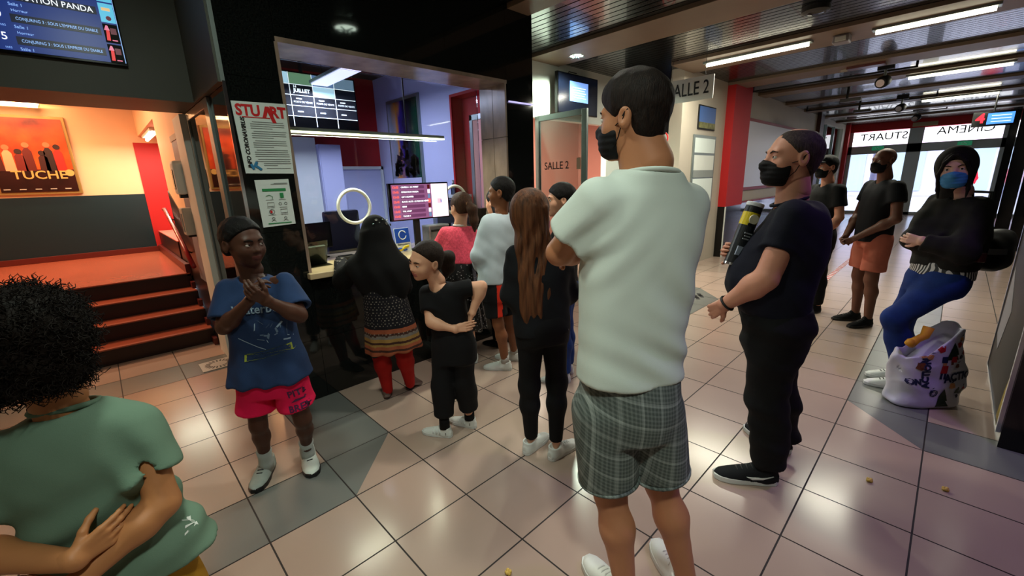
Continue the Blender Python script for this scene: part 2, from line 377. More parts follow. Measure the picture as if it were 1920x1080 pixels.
MB().box(3.069, 3.075, 4.80, 5.51, 1.34, 2.58).build('print', m_pf, pf)
cr = MB()
for k in range(90):
    y = random.uniform(4.84, 5.42); z = 1.66+random.random()*.46*(1-abs(y-5.1)/.4)
    cr.obox((3.066, y, z), (.002, 0, 0), (0, random.uniform(.01, .05), random.uniform(-.01, .02)), (0, 0, random.uniform(.01, .05)))
cr.build('crowd_of_figures', M('poster_dark_crowd', '#1b1220', .3), pf)
MB().box(3.064, 3.068, 4.80, 5.51, 1.34, 1.62).build('snow_ground', M('poster_pale', '#b9b6d2', .3), pf)
text('9', (3.061, 5.02, 1.47), YN, ZP, .12, m_ink, pf, bold=.003); text('FURIOUS', (3.061, 5.17, 1.475), YN, ZP, .055, m_ink, pf, bold=.003); text('FAST &', (3.061, 5.20, 1.52), YN, ZP, .04, m_ink, pf, bold=.002)

# things on the counter
def obj_box(name, label, cat, mat, *b, bevel=.003, **k): return MB().box(*b).build(name, mat, bevel=bevel, label=label, cat=cat, **k)
mo = thing('computer_monitor', 'black computer monitor at the left end of the ticket counter', 'monitor', (1.30, 3.72, .955))
MB().obox((1.27, 3.72, 1.14), (.155, .035, 0), (-.006, .02, 0), (0, 0, .11)).build('housing', m_gblack, mo, bevel=.006)
MB().obox((1.268, 3.70, 1.14), (.145, .033, 0), (-.001, .002, 0), (0, 0, .10)).build('screen', m_lens, mo)
MB().box(1.24, 1.30, 3.735, 3.76, .955, 1.05).box(1.19, 1.36, 3.66, 3.80, .955, .967).build('stand', m_black, mo)
lh = thing('leaflet_holder', 'clear acrylic leaflet holder on the counter in front of the monitor', 'holder', (1.12, 3.3, .955))
MB().obox((1.13, 3.33, 1.05), (.10, .02, 0), (-.0005, .0025, .0015), (0, -.035, .095)).build('front_sheet', m_glassd, lh)
MB().obox((1.03, 3.34, 1.03), (.003, 0, 0), (0, .06, 0), (0, -.01, .075)).build('side_sheet', m_glassd, lh)
MB().box(1.03, 1.23, 3.27, 3.42, .955, .96).build('base', m_glassd, lh)
MB().obox((1.14, 3.375, 1.03), (.085, .01, 0), (0, .012, .004), (0, -.02, .07)).build('leaflets', m_paper, lh)
kb = thing('card_terminal', 'black card terminal lying on the counter right of the leaflet holder', 'terminal', (1.42, 3.42, .955))
MB().box(1.33, 1.52, 3.38, 3.46, .955, .985).build('body', m_black, kb, bevel=.008); MB().box(1.345, 1.46, 3.39, 3.45, .985, .99).build('keypad', m_lens, kb)
ch = thing('office_chair', 'dark violet office chair back seen through the first speaking ring', 'chair', (1.66, 4.05, 0))
MB().obox((1.66, 4.05, 1.10), (.17, 0, 0), (0, .035, 0), (0, 0, .22)).build('backrest', M('violet_fabric', '#252238', .8), ch, bevel=.03)
MB().box(1.47, 1.85, 3.86, 4.06, .48, .56).build('seat', M('violet_fabric', '#252238', .8), ch, bevel=.02)
MB().tube([(1.66, 3.95, 0.02), (1.66, 3.95, .5)], .03, 10).build('column', m_black, ch)
for k in range(5):
    a = k*2*PI/5; MB().tube([(1.66, 3.95, .05), (1.66+.22*math.cos(a), 3.95+.22*math.sin(a), .03)], .022, 8).build('foot', m_black, ch)
pc = thing('payment_sign', 'blue and white card payment sign standing on the ticket counter', 'sign', (1.90, 3.36, .955))
MB().obox((1.905, 3.37, 1.06), (.075, .004, 0), (0, .003, 0), (0, .015, .105)).build('card', m_paper, pc)
MB().obox((1.906, 3.374, 1.10), (.072, .004, 0), (0, .003, 0), (0, .009, .062)).build('blue_panel', M('sign_blue', '#1050c0', .4), pc)
pts = [(1.906+.035*math.cos(a), 3.369+.005*math.sin(a), 1.105+.037*math.sin(a)) for a in np.linspace(.4, 2*PI-.2, 22)]
MB().tube(pts, .004, 6).build('ring_emblem', m_paper, pc)
text('Bancontact', (1.905, 3.355, 1.025), XP, ZP, .026, m_ink, pc)
MB().tube([(1.855, 3.352, .975), (1.89, 3.352, .985), (1.91, 3.352, 1.0), (1.95, 3.352, 1.005)], .011, 6).build('yellow_swoosh', M('sign_yellow', '#e8d21a', .4), pc)
MB().tube([(1.845, 3.350, .990), (1.88, 3.350, .988), (1.905, 3.350, .97), (1.93, 3.350, .975)], .007, 6).build('blue_swoosh', M('sign_blue', '#1050c0', .4), pc)
# programme screen
ps = thing('programme_screen', 'wide lit programme screen listing film times on the ticket counter', 'screen', (2.06, 3.42, .955))
A0, A1 = Vector((1.80, 3.34, 1.39)), Vector((2.385, 3.30, 1.39)); ax = (A1-A0)/2; ctr = (A0+A1)/2
nrm = Vector((ax.y, -ax.x, 0)).normalized()
MB().obox(ctr-nrm*.022, ax, nrm*.02, (0, 0, .16)).build('housing', m_gblack, ps, bevel=.005)
fx = ax.normalized()
def on(u, z, d=.0): return ctr+fx*u+Vector((0, 0, z-1.39))+nrm*d
MB().obox(on(-.08, 1.39, .001), fx*.19, nrm*.002, (0, 0, .148)).build('listing_panel', M('screen_mauve', '#8d5a86', .3, emit=.75), ps)
MB().obox(on(.195, 1.39, .001), fx*.085, nrm*.002, (0, 0, .148)).build('blank_panel', M('screen_pink_white', '#f6e4f2', .3, emit=1.0), ps)
MB().obox(on(.19, 1.385, .004), fx*.022, nrm*.001, (0, 0, .022)).build('notice', M('screen_pink', '#efc3d8', .3, emit=.9), ps)
text('i', on(.205, 1.385, .006), fx, ZP, .03, M('screen_cobalt', '#1d5fb4', .3, emit=.8), ps, bold=.003)
m_rose = M('screen_rose', '#e8645c', .3, emit=1.0); m_bar = M('screen_plum', '#6e3d68', .3, emit=.6)
for k, s_ in enumerate(('CRUELLA : LA FORET', 'OPERATION PANDA', 'CITY HUNTER', 'BLACK ALICE : LE FILM DE NINO', 'ESSAI', 'TOI, LOUP', 'TUCHE 4')):
    z = 1.515-k*.041
    MB().obox(on(-.075, z, .004), fx*.115, nrm*.001, (0, 0, .013)).build('listing_bar', m_bar, ps)
    text('13:45', on(-.235, z, .006), fx, ZP, .026, m_rose, ps, bold=.001); text(s_, on(-.185, z, .007), fx, ZP, .018, m_scrw, ps, align='LEFT', bold=.0005)
    MB().obox(on(.085, z, .004), fx*.012, nrm*.001, (0, 0, .017)).build('thumbnail', (m_dred, m_scrw, cm[1], m_rose)[k % 4], ps)
MB().box(2.03, 2.08, 3.345, 3.38, .955, 1.25).box(1.995, 2.12, 3.30, 3.45, .955, .966).build('stand', m_black, ps)
sv = thing('ticket_printer', 'shiny silver ticket printer on the counter below the programme screen', 'printer', (2.2, 3.42, .955))
MB().box(2.19, 2.42, 3.37, 3.50, .955, 1.16).build('body', M('silver_metal', '#aeb3b8', .3, .8, var=.3, vscale=9), sv, bevel=.01)
MB().box(2.21, 2.40, 3.36, 3.372, 1.10, 1.12).build('ticket_slot', m_black, sv)
m2 = thing('till_monitor', 'second computer monitor behind the counter, grey back towards the hall', 'monitor', (2.63, 3.66, .955))
MB().obox((2.66, 3.68, 1.25), (.15, -.03, 0), (.004, .02, 0), (0, 0, .12)).build('housing', M('grey_plastic', '#6f7590', .4), m2, bevel=.006)
MB().box(2.63, 2.68, 3.70, 3.74, .955, 1.16).box(2.57, 2.75, 3.62, 3.79, .955, .966).build('stand', m_black, m2)
cr_ = thing('cash_register', 'black cash register at the right end of the ticket counter', 'cash register', (2.78, 3.44, .955))
MB().box(2.68, 2.90, 3.33, 3.50, .955, 1.12).build('body', m_black, cr_, bevel=.01); MB().obox((2.79, 3.38, 1.20), (.10, 0, 0), (0, .012, .004), (0, -.02, .08)).build('display', m_lens, cr_, bevel=.004)
sh = thing('side_shelf', 'grey shelf unit against the red recess beside the counter', 'shelf', (2.98, 3.95, 0))
MB().box(2.86, 3.09, 3.85, 4.3, 0, 1.38).build('body', m_alu, sh); MB().box(2.84, 3.095, 3.84, 4.31, 1.38, 1.41).build('top', m_white, sh)
bt = thing('sanitiser_bottle', 'small clear sanitiser bottle on the grey shelf', 'bottle', (2.95, 3.98, 1.41))
MB().lathe((2.95, 3.98, 1.41), [(.03, 0), (.032, .01), (.032, .09), (.014, .11), (.014, .125)], 16).build('body', m_glassd, bt, smooth=True)
MB().lathe((2.95, 3.98, 1.535), [(.012, 0), (.012, .03), (.02, .035)], 12).build('pump', m_white, bt)

# ------------------------------------------------------------------ notices on the left granite pier
st = thing('safety_notice', 'large white notice with red cinema heading on the granite pier', 'notice', (.86, 3.096, 1.85))
MB().prism([(.70, 3.094, 2.055), (1.003, 3.094, 2.062), (.992, 3.094, 1.632), (.712, 3.094, 1.636)], (0, .004, 0)).build('sheet', m_paper, st)
text('STU', (.782, 3.092, 2.005), XP, ZP, .088, m_inkr, st, bold=.003, sx=.86)
text('RT', (.950, 3.092, 2.003), XP, ZP, .088, m_inkr, st, bold=.004, sx=.88)
MB().prism([(.858, 3.09, 1.972), (.880, 3.09, 2.037), (.901, 3.09, 2.037), (.934, 3.09, 1.942), (.912, 3.09, 1.942), (.890, 3.09, 2.006), (.878, 3.09, 1.972)], (0, .003, 0)).build('slanted_letter', m_inkr, st)
MB().box(.745, .90, 3.091, 3.093, 1.966, 1.971).build('tagline', m_inkr, st)
text('INFO CORONAVIRUS', (.745, 3.092, 1.815), ZP, XN, .031, m_ink, st, bold=.0012, shear=.25)
tx = MB()
zz = 1.945; k = 0
while zz > 1.66:
    x0 = .782 + (.0 if k % 4 else .012) + (.04 if zz < 1.70 else 0); tx.box(x0, .985 - random.random()*(.10 if k % 4 == 3 else .015), 3.091, 3.093, zz-.0035, zz); zz -= .0125 if k % 4 != 3 else .018; k += 1
tx.build('text_lines', m_inkg, st)
for i, (x, z, r) in enumerate(((.755, 1.675, .35), (.775, 1.69, -.5), (.79, 1.668, .9))):
    MB().obox((x, 3.091, z), (.008*math.cos(r), 0, .008*math.sin(r)), (0, .002, 0), (-.018*math.sin(r), 0, .018*math.cos(r))).build('virus_picture', M('picture_blue', '#2f7fae', .5), st, bevel=.003)
f2 = thing('hygiene_flyer', 'smaller white flyer with green bar and hygiene icons below the big notice', 'notice', (.855, 3.096, 1.45))
MB().prism([(.752, 3.094, 1.594), (.952, 3.094, 1.598), (.955, 3.094, 1.305), (.757, 3.094, 1.296)], (0, .004, 0)).build('sheet', m_paper, f2)
MB().box(.785, .925, 3.091, 3.093, 1.523, 1.540).build('green_bar', m_inkgr, f2); MB().box(.79, .93, 3.091, 3.093, 1.315, 1.321).build('green_bar', m_inkgr, f2)
def ring_icon(cx, cz, r, mat, par, name='icon', y=3.091, th=.0012):
    MB().tube([(cx+r*math.cos(a), y, cz+r*math.sin(a)) for a in np.linspace(0, 2*PI, 18)[:-1]], th, 5, closed=True).build(name, mat, par)
for cx, cz, kk in ((.82, 1.492, 0), (.895, 1.495, 1), (.822, 1.44, 2), (.895, 1.442, 3), (.822, 1.393, 4), (.895, 1.395, 2), (.825, 1.345, 5), (.898, 1.345, 5)):
    if kk == 0: MB().tube([(cx-.02, 3.091, cz), (cx, 3.091, cz+.008), (cx+.02, 3.091, cz-.004), (cx+.015, 3.091, cz-.018)], .0015, 5).build('icon', m_inkgr, f2)
    elif kk == 1: MB().box(cx-.011, cx+.011, 3.090, 3.092, cz-.016, cz+.016).build('icon', m_inkgr, f2)
    elif kk == 2: MB().tube([(cx-.02, 3.091, cz-.012), (cx+.02, 3.091, cz-.012), (cx+.02, 3.091, cz+.012), (cx-.02, 3.091, cz+.012)], .0012, 5, closed=True).build('icon', m_ink, f2)
    elif kk == 3: ring_icon(cx-.017, cz, .008, m_ink, f2); ring_icon(cx+.017, cz, .008, m_ink, f2)
    elif kk == 4: ring_icon(cx, cz, .015, m_ink, f2); MB().box(cx-.010, cx+.002, 3.090, 3.092, cz-.008, cz+.008).build('icon', m_inkr, f2)
    else: ring_icon(cx, cz+.004, .008, m_ink, f2); MB().tube([(cx-.014, 3.091, cz-.014), (cx, 3.091, cz-.004), (cx+.014, 3.091, cz-.014)], .0012, 5).build('icon', m_ink, f2)
tl = MB()
for k in range(2): tl.box(.86-.02*k, .94, 3.091, 3.093, 1.572-.006*k, 1.5745-.006*k)
for cx in (.82, .895):
    for cz in (1.468, 1.419, 1.372): tl.box(cx-.022, cx+.022, 3.091, 3.093, cz, cz+.002)
tl.build('text_lines', m_inkg, f2)

# ------------------------------------------------------------------ left side: bulkhead with screen, stair hall
struct('wall_bulkhead', MB().box(-1.7, .672, 3.92, 4.50, 2.154, 3.1).box(.655, .69, 3.10, 3.92, 2.154, 3.1), m_bulk)
struct('trim_13', MB().box(.667, .689, 3.088, 3.10, 2.154, 3.1), m_alu)
tv = thing('showtimes_screen', 'large blue film listings screen hanging on the dark bulkhead at top left', 'screen', (-.2, 3.90, 2.7))
TV0 = Vector((.335, 3.885, 2.345)); tvx = Vector((1, 0, 0))
def tp(u, z, d=0): return (TV0.x-u, 3.882-d, 2.345+z)   # u metres left of the screen's right edge
MB().box(-.92, .335, 3.885, 3.918, 2.335, 3.06).build('housing', m_gblack, tv, bevel=.004)
MB().box(-.90, .322, 3.881, 3.884, 2.350, 3.045).build('display', M('screen_navy', '#14307c', .3, emit=.75), tv)
m_navy = M('screen_midnight', '#0a1434', .3, emit=.5); m_sky = M('screen_text_blue', '#8fb9f2', .3, emit=1.0)
for k in range(6):
    zb = .004+k*.1155
    MB().box(-.135, TV0.x-.095, 3.8795, 3.8812, 2.345+zb+.035, 2.345+zb+.078).build('title_bar', m_navy, tv)
    text('CONJURING 3 : SOUS L\'EMPRISE DU DIABLE' if k < 2 else 'OPERATION PANDA', tp(.110, zb+.056, .004), XP, ZP, .0225 if k < 2 else .044, m_scrw if k > 1 else m_sky, tv, align='RIGHT', bold=.0, sx=.78 if k < 2 else .92)
    text('Salle 1', (-.13, 3.878, 2.345+zb+.012), XP, ZP, .022, m_sky, tv, align='LEFT'); text('Horreur' if k < 2 else 'Animation', (-.125, 3.878, 2.345+zb+.097), XP, ZP, .019, m_sky, tv, align='LEFT')
    text('1h52', (-.16, 3.878, 2.345+zb+.014), XP, ZP, .014, m_sky, tv, align='RIGHT'); text(('19:15', '16:30', '16:45', '14:00', '13:45', '10:45')[k], (-.165, 3.878, 2.345+zb+.07), XP, ZP, .055, m_scrw, tv, align='RIGHT')
    if k < 2:
        MB().box(TV0.x-.082, TV0.x-.014, 3.8785, 3.8812, 2.345+zb, 2.345+zb+.106).build('film_thumbnail', m_black, tv)
        MB().prism([tp(.075, zb+.012, .005), tp(.058, zb+.012, .005), tp(.055, zb+.07, .005), tp(.07, zb+.07, .005)], (0, .002, 0)).build('thumbnail_figure', M('screen_crimson', '#e0202a', .3, emit=.9), tv)
        MB().prism([tp(.079, zb+.07, .005), tp(.053, zb+.07, .005), tp(.06, zb+.097, .005), tp(.068, zb+.097, .005)], (0, .002, 0)).build('thumbnail_figure', M('screen_rosy', '#e77a9c', .3, emit=.9), tv)
        MB().box(TV0.x-.05, TV0.x-.025, 3.877, 3.879, 2.345+zb+.012, 2.345+zb+.018).build('thumbnail_caption', M('screen_rosy', '#e77a9c', .3, emit=.9), tv)
        MB().box(TV0.x-.05, TV0.x-.022, 3.877, 3.879, 2.345+zb+.05, 2.345+zb+.085).build('thumbnail_figure', M('screen_wine', '#6a2038', .3, emit=.6), tv)
    else:
        MB().box(TV0.x-.082, TV0.x-.014, 3.8785, 3.8812, 2.345+zb, 2.345+zb+.106).build('film_thumbnail', M('screen_aqua', '#5fc3e6', .3, emit=.9), tv)
        MB().box(TV0.x-.070, TV0.x-.03, 3.877, 3.879, 2.345+zb+.065, 2.345+zb+.082).build('thumbnail_caption', M('screen_peach', '#e8c38a', .3, emit=.9), tv)
        MB().lathe(tp(.045, zb+.024, .004), [(.013, 0), (.013, .003)], 14, axis=(0, 1, 0)).build('thumbnail_figure', M('screen_wine', '#6a2038', .3, emit=.6), tv)
MB().box(TV0.x-.012, TV0.x-.009, 3.879, 3.8812, 2.353, 3.04).build('edge_line', m_sky, tv)

# stairs
sx0, sx1 = -1.7, .64
stp = MB()
for k in range(4): stp.box(sx0, sx1, 5.20+.25*k, 8.65 if k == 3 else 5.20+.25*(k+1)+.01, 0 if k == 0 else .16*k-.01, .16*(k+1)-.012)
struct('stairs', stp, m_maroon)
trd = MB()
for k in range(3): trd.box(sx0, sx1-.01, 5.185+.25*k, 5.45+.25*k, .16*(k+1)-.012, .16*(k+1))
trd.box(sx0, sx1-.01, 5.935, 8.65, .628, .64)
struct('stair_treads', trd, m_terra)
struct('wall_stair_back', MB().box(-1.7, 3.0, 8.65, 8.75, 1.52, 3.13), m_orange)
struct('wall_stair_wainscot', MB().box(-1.7, .60, 8.64, 8.75, .5, 1.52), m_teal)
struct('wall_stair_red', MB().box(.585, 2.6, 8.63, 8.65, .5, 2.26), m_red)
struct('baseboard_stair', MB().box(-1.7, .60, 8.615, 8.64, .64, .72).box(.60, .64, 6.1, 8.63, .64, .74).box(.60, .65, 5.95, 6.1, .60, .74), m_maroon2, bevel=.004)
ss = MB()
for k in range(3): ss.box(.61, .645, 5.30+.25*k, 5.40+.25*k, .16*(k+1), .16*(k+1)+.07)
ss.box(.61, .645, 5.06, 5.19, 0, .07)
struct('baseboard_steps', ss, m_maroon2)
# raised side landing under the red wall
struct('stairs_side', MB().box(.642, 2.6, 6.55, 8.63, .3, .94), m_maroon)
struct('stair_treads_side', MB().box(.642, 2.6, 6.55, 8.62, .94, .952), M('pink_vinyl', '#d97c70', .4))
# right wall of the stair hall with a dark sloping dado
struct('wall_stair_right', MB().box(.66, .93, 4.52, 6.5, 0, 3.13).box(.66, .93, 6.5, 8.65, 2.35, 3.13), m_orange)
struct('wall_stair_dado', MB().prism([(.652, 4.90, .0), (.652, 4.90, .98), (.652, 6.5, 1.55), (.652, 6.5, .0)], (.02, 0, 0)), m_maroon)
struct('trim_14', MB().box(.63, .70, 4.50, 4.88, 0, 2.15), m_white, bevel=.004)
d2 = struct('door_2', MB().box(.648, .66, 4.90, 5.34, .66, 2.0), M('grey_door_paint', '#77747e', .5))
MB().box(.642, .66, 4.885, 5.36, 2.0, 2.05).build('door_frame', m_cream, d2)
gd = thing('glass_panel', 'narrow framed glass panel beside the black granite pier', 'glass panel', (.69, 4.05, 0))
MB().box(.672, .705, 3.60, 3.72, 0, 2.15).box(.672, .705, 4.44, 4.49, 0, 2.15).box(.672, .705, 3.72, 4.44, 2.09, 2.15).box(.672, .705, 3.72, 4.44, 0, .08).build('frame', m_alu, gd, bevel=.004)
MB().box(.684, .692, 3.72, 4.44, .08, 2.09).build('pane', m_glassd, gd)
struct('wall_left_lining', MB().box(.90, .93, 3.46, 4.55, 0, 3.13), m_orange)
hd = thing('handrail', 'red handrail with pale worn top on the stair wall', 'handrail', (.6, 6.1, 1.0))
MB().tube([(.60, 5.25, .80), (.602, 5.9, 1.06), (.606, 6.7, 1.33), (.606, 6.78, 1.33)], .022, 12).build('rail', M('red_lacquer', '#8a1016', .25), hd, smooth=True)
for y, z in ((5.6, .94), (6.45, 1.25)): MB().tube([(.602, y, z-.015), (.652, y, z-.04)], .008, 8).build('bracket', m_black, hd)
for i, (y, z, mat, lb_) in enumerate(((4.96, 1.66, m_white, 'white oval soap dispenser on the apricot stair wall, the upper one'), (4.97, 1.27, m_cream, 'beige towel dispenser on the apricot stair wall, the lower one'))):
    dd = thing('dispenser', lb_, 'dispenser', (.63, y, z), 'dispensers on the stair wall')
    MB().box(.56, .648, y-.06, y+.10, z-.15 if i == 0 else z-.13, z+.15 if i == 0 else z+.12).build('body', mat, dd, bevel=.03 if i == 0 else .012)
    MB().box(.555, .562, y-.03, y+.04, z-.10, z+.07).build('window', m_lens if i == 0 else m_alu, dd, bevel=.002)
    MB().box(.58, .64, y-.02, y+.05, z-.18 if i == 0 else z-.15, z-.14 if i == 0 else z-.12).build('nozzle', m_black, dd)
rt = thing('tube_lamp', 'short lit tube lamp at the top of the red wall', 'lamp', (.74, 7.9, 2.2))
MB().box(.69, .79, 7.35, 8.45, 2.31, 2.35).build('housing', m_white, rt)
MB().tube([(.74, 7.4, 2.285), (.74, 8.4, 2.285)], .022, 10).build('tube', m_tube, rt, smooth=True)
# film poster in the stair hall, with its lamp
tp_ = thing('film_poster', 'framed orange film poster of a family on the stair hall wall', 'poster', (-.37, 8.64, 2.05))
MB().box(-.86, -.075, 8.61, 8.648, 1.555, 2.56).build('frame', M('gilt_frame', '#a98a4e', .35, .4), tp_, bevel=.006)
MB().box(-.825, -.11, 8.600, 8.612, 1.59, 2.525).build('print', M('poster_orange', '#c8481a', .3, var=.75, vscale=3.2), tp_)
MB().box(-.825, -.11, 8.595, 8.601, 1.59, 1.88).build('dark_foot', M('poster_brown', '#2a0c08', .3, var=.3, vscale=6), tp_)
for k, (x, h, c) in enumerate(((-.78, .30, '#4a150b'), (-.68, .36, '#d9a07a'), (-.58, .30, '#6d1a10'), (-.50, .40, '#5a1408'), (-.37, .28, '#3a100a'), (-.31, .41, '#2b1512'), (-.22, .38, '#c42418'))):
    m_ = M('poster_figure_%d' % k, c, .4); z0 = 1.86
    MB().prism([(x-.05, 8.594, z0), (x+.05, 8.594, z0), (x+.042, 8.594, z0+h*.62), (x+.018, 8.594, z0+h*.72), (x-.018, 8.594, z0+h*.72), (x-.042, 8.594, z0+h*.62)], (0, .004, 0)).build('painted_figure', m_, tp_)
    MB().lathe((x, 8.594, z0+h*.82), [(.034, 0), (.034, .004)], 14, axis=(0, 1, 0)).build('painted_head', M('poster_skin', '#b06a45', .4) if k % 2 else M('poster_hair', '#2a0f08', .4), tp_)
text('TUCHE', (-.44, 8.590, 1.805), XP, ZP, .15, M('poster_gold', '#c9a25a', .4), tp_, bold=.002, sx=1.05)
MB().lathe((-.155, 8.592, 1.835), [(.045, 0), (.045, .003)], 14, axis=(0, 1, 0)).build('gold_emblem', M('poster_gold', '#c9a25a', .4), tp_)
for k in range(5): MB().box(-.80+k*.14, -.74+k*.14, 8.589, 8.594, 1.62, 1.632).build('credit_line', m_cream, tp_)
pl = thing('picture_lamp', 'bright picture lamp above the orange film poster', 'lamp', (-.55, 8.45, 2.68))
MB().box(-.86, -.26, 8.36, 8.50, 2.66, 2.70).build('shade', m_white, pl, bevel=.008)
MB().box(-.84, -.28, 8.37, 8.49, 2.645, 2.66).build('diffuser', M('lit_amber', '#ffd9a0', .4, emit=8), pl)
MB().tube([(-.55, 8.50, 2.68), (-.55, 8.65, 2.72)], .012, 8).build('arm', m_alu, pl)
# floor drain
dn = thing('floor_drain', 'square floor drain with radial slots at the foot of the stairs', 'drain', (.53, 4.45, .002))
MB().box(.40, .67, 4.33, 4.58, .001, .006).build('plate', M('worn_metal', '#9a968f', .4, .5), dn)
rd = MB()
for k in range(20):
    a = k*PI/10; rd.obox((.535+.085*math.cos(a), 4.455+.085*math.sin(a), .0065), (.020*math.cos(a), .020*math.sin(a), 0), (-.006*math.sin(a), .006*math.cos(a), 0), (0, 0, .0008))
rd.build('slots', m_black, dn)

# ------------------------------------------------------------------ alcove with the white wall and the door to the second room
struct('wall_alcove', MB().box(3.33, 6.75, 4.12, 4.22, 2.36, 3.1).box(3.33, 4.42, 4.12, 4.22, 0, 2.36).box(6.2, 6.75, 4.12, 4.22, 0, 2.36), m_white)
struct('wall_alcove_right', MB().box(6.68, 6.78, 3.32, 4.12, 0, 3.1), M('dark_brown_lacquer', '#17120f', .15))
struct('wall_pink_back', MB().box(3.33, 8.3, 6.2, 6.3, 0, 3.13).box(8.2, 8.3, 4.2, 6.3, 0, 3.13).box(3.30, 3.33, 4.22, 6.3, 0, 3.13), m_pinkw)
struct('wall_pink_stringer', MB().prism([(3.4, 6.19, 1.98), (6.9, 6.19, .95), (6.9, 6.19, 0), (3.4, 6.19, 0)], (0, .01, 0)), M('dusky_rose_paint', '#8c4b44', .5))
g2 = thing('glass_door', 'open aluminium framed glass door lettered SALLE 2', 'door', (4.5, 3.7, 0))
MB().box(4.48, 4.52, 4.05, 4.12, 0, 2.37).box(4.48, 4.52, 3.27, 3.345, 0, 2.37).box(4.48, 4.52, 3.345, 4.05, 2.30, 2.37).box(4.48, 4.52, 3.345, 4.05, 0, .12).build('frame', m_alu, g2, bevel=.004)
MB().box(4.495, 4.505, 3.345, 4.05, .12, 2.30).build('pane', m_glass, g2)
text('SALLE 2', (4.490, 3.755, 1.715), YN, ZP, .135, m_ink, g2, bold=.001, sx=.92)
MB().box(4.46, 4.479, 3.285, 3.33, 1.02, 1.22).build('handle', m_black, g2)
MB().box(4.488, 4.494, 3.36, 3.42, 1.66, 1.80).build('sticker', M('sticker_beige', '#c9a890', .5), g2)
t2 = thing('info_screen', 'black wall screen showing a small blue notice, above the glass door', 'screen', (5.25, 4.0, 2.7))
MB().box(4.78, 5.71, 3.97, 4.02, 2.43, 2.955).build('housing', m_gblack, t2, bevel=.004)
MB().box(4.795, 5.695, 3.966, 3.969, 2.445, 2.94).build('display', M('screen_off', '#0c1222', .15, emit=.25), t2)
MB().box(5.04, 5.46, 3.961, 3.965, 2.60, 2.86).build('notice', M('screen_notice_blue', '#6f95df', .3, emit=1.1), t2)
for k in range(5): MB().box(5.10, 5.40-.03*(k % 2), 3.957, 3.960, 2.65+k*.032, 2.658+k*.032).build('notice_line', m_scrw, t2)
MB().box(5.12, 5.36, 4.02, 4.112, 2.60, 2.80).build('bracket', m_alu, t2)
MB().tube([(5.1, 4.05, 2.97), (5.16, 4.08, 3.01), (5.22, 4.0, 2.98), (5.3, 4.05, 3.0)], .006, 6).build('cable', m_black, t2, smooth=True)
# hanging sign
hs = thing('hanging_sign', 'white SALLE 2 sign hanging from the ceiling on two threads', 'sign', (6.0, 2.72, 2.7))
MB().box(5.985, 6.0, 2.385, 3.05, 2.50, 2.79).build('board', m_white, hs)
text('SALLE 2', (5.983, 2.715, 2.645), YN, ZP, .235, m_ink, hs, bold=.0015, sx=.70)
for y in (2.5, 2.95): MB().tube([(5.992, y, 2.79), (5.992, y, 3.10)], .003, 5).build('thread', m_ink, hs)

# ------------------------------------------------------------------ corridor left wall
struct('wall_corridor_left', MB().box(6.68, 8.42, 3.1, 3.3, 0, 3.1).box(9.3, 15.7, 3.1, 3.3, .97, 3.1).box(15.7, 19.3, 3.1, 3.3, .0, 1.0).box(15.7, 19.3, 3.1, 3.3, 2.95, 3.1).box(19.3, 20.2, 3.1, 3.3, 0, 3.1), m_cream)
struct('wall_corridor_wainscot', MB().box(9.25, 15.7, 3.09, 3.3, 0, .95), m_granite)
struct('trim_15', MB().box(9.25, 15.7, 3.07, 3.1, .95, .985), m_dred)
struct('wall_red_column', MB().box(8.42, 9.28, 2.96, 3.3, .95, 3.1), m_red)
struct('wall_red_column_foot', MB().box(8.42, 9.28, 2.97, 3.3, 0, .95), m_gblack)
struct('trim_16', MB().box(8.42, 8.45, 2.955, 2.97, 0, .95), m_white)
struct('trim_17', MB().box(15.3, 15.75, 3.0, 3.1, 0, 3.1), M('brown_red_paint', '#3a120e', .5))
wb = thing('whiteboard', 'big blank white panel in a dark red frame on the corridor wall', 'panel', (12.2, 3.08, 1.9))
MB().box(9.40, 14.9, 3.06, 3.099, 1.21, 2.605).build('frame', m_dred, wb); MB().box(9.50, 14.8, 3.052, 3.062, 1.27, 2.545).build('sheet', M('white_panel', '#c9c8d2', .35), wb)
pc2 = thing('landscape_picture', 'small landscape picture with blue sky on the white wall by the red column', 'picture', (7.4, 3.09, 2.5))
MB().box(7.25, 7.93, 3.08, 3.099, 2.27, 2.64).build('frame', m_black, pc2); MB().box(7.27, 7.91, 3.074, 3.08, 2.38, 2.62).build('sky', M('picture_sky', '#3a5f9e', .4), pc2)
MB().box(7.27, 7.91, 3.074, 3.08, 2.29, 2.38).build('meadow', M('picture_meadow', '#6b6a3e', .5, var=.5, vscale=18), pc2)
ncs = thing('notice_case', 'aluminium notice case with white sheets below the landscape picture', 'notice case', (7.5, 3.08, 1.8))
MB().box(7.12, 8.02, 3.075, 3.099, .90, 2.18).build('frame', m_alu, ncs, bevel=.004); MB().box(7.17, 7.97, 3.07, 3.076, 1.90, 2.13).build('sheet', m_paper, ncs)
MB().box(7.17, 7.97, 3.07, 3.076, 1.62, 1.86).build('sheet', m_white, ncs); MB().box(7.17, 7.97, 3.068, 3.076, 1.50, 1.62).build('grey_band', m_inkg, ncs); MB().box(7.17, 7.97, 3.07, 3.076, .95, 1.48).build('sheet', m_paper, ncs)
ns = thing('round_sign', 'round red and white prohibition sign on the dark alcove wall', 'sign', (6.67, 3.42, 2.1))
MB().lathe((6.678, 3.40, 2.12), [(.11, 0), (.11, .004)], 28, axis=XN).build('plate', m_white, ns)
MB().tube([(6.672, 3.40+.098*math.cos(a), 2.12+.098*math.sin(a)) for a in np.linspace(0, 2*PI, 30)[:-1]], .012, 6, closed=True).build('red_ring', m_inkr, ns)
text('4)', (6.67, 3.40, 2.12), YN, ZP, .12, m_inkr, ns, bold=.002)
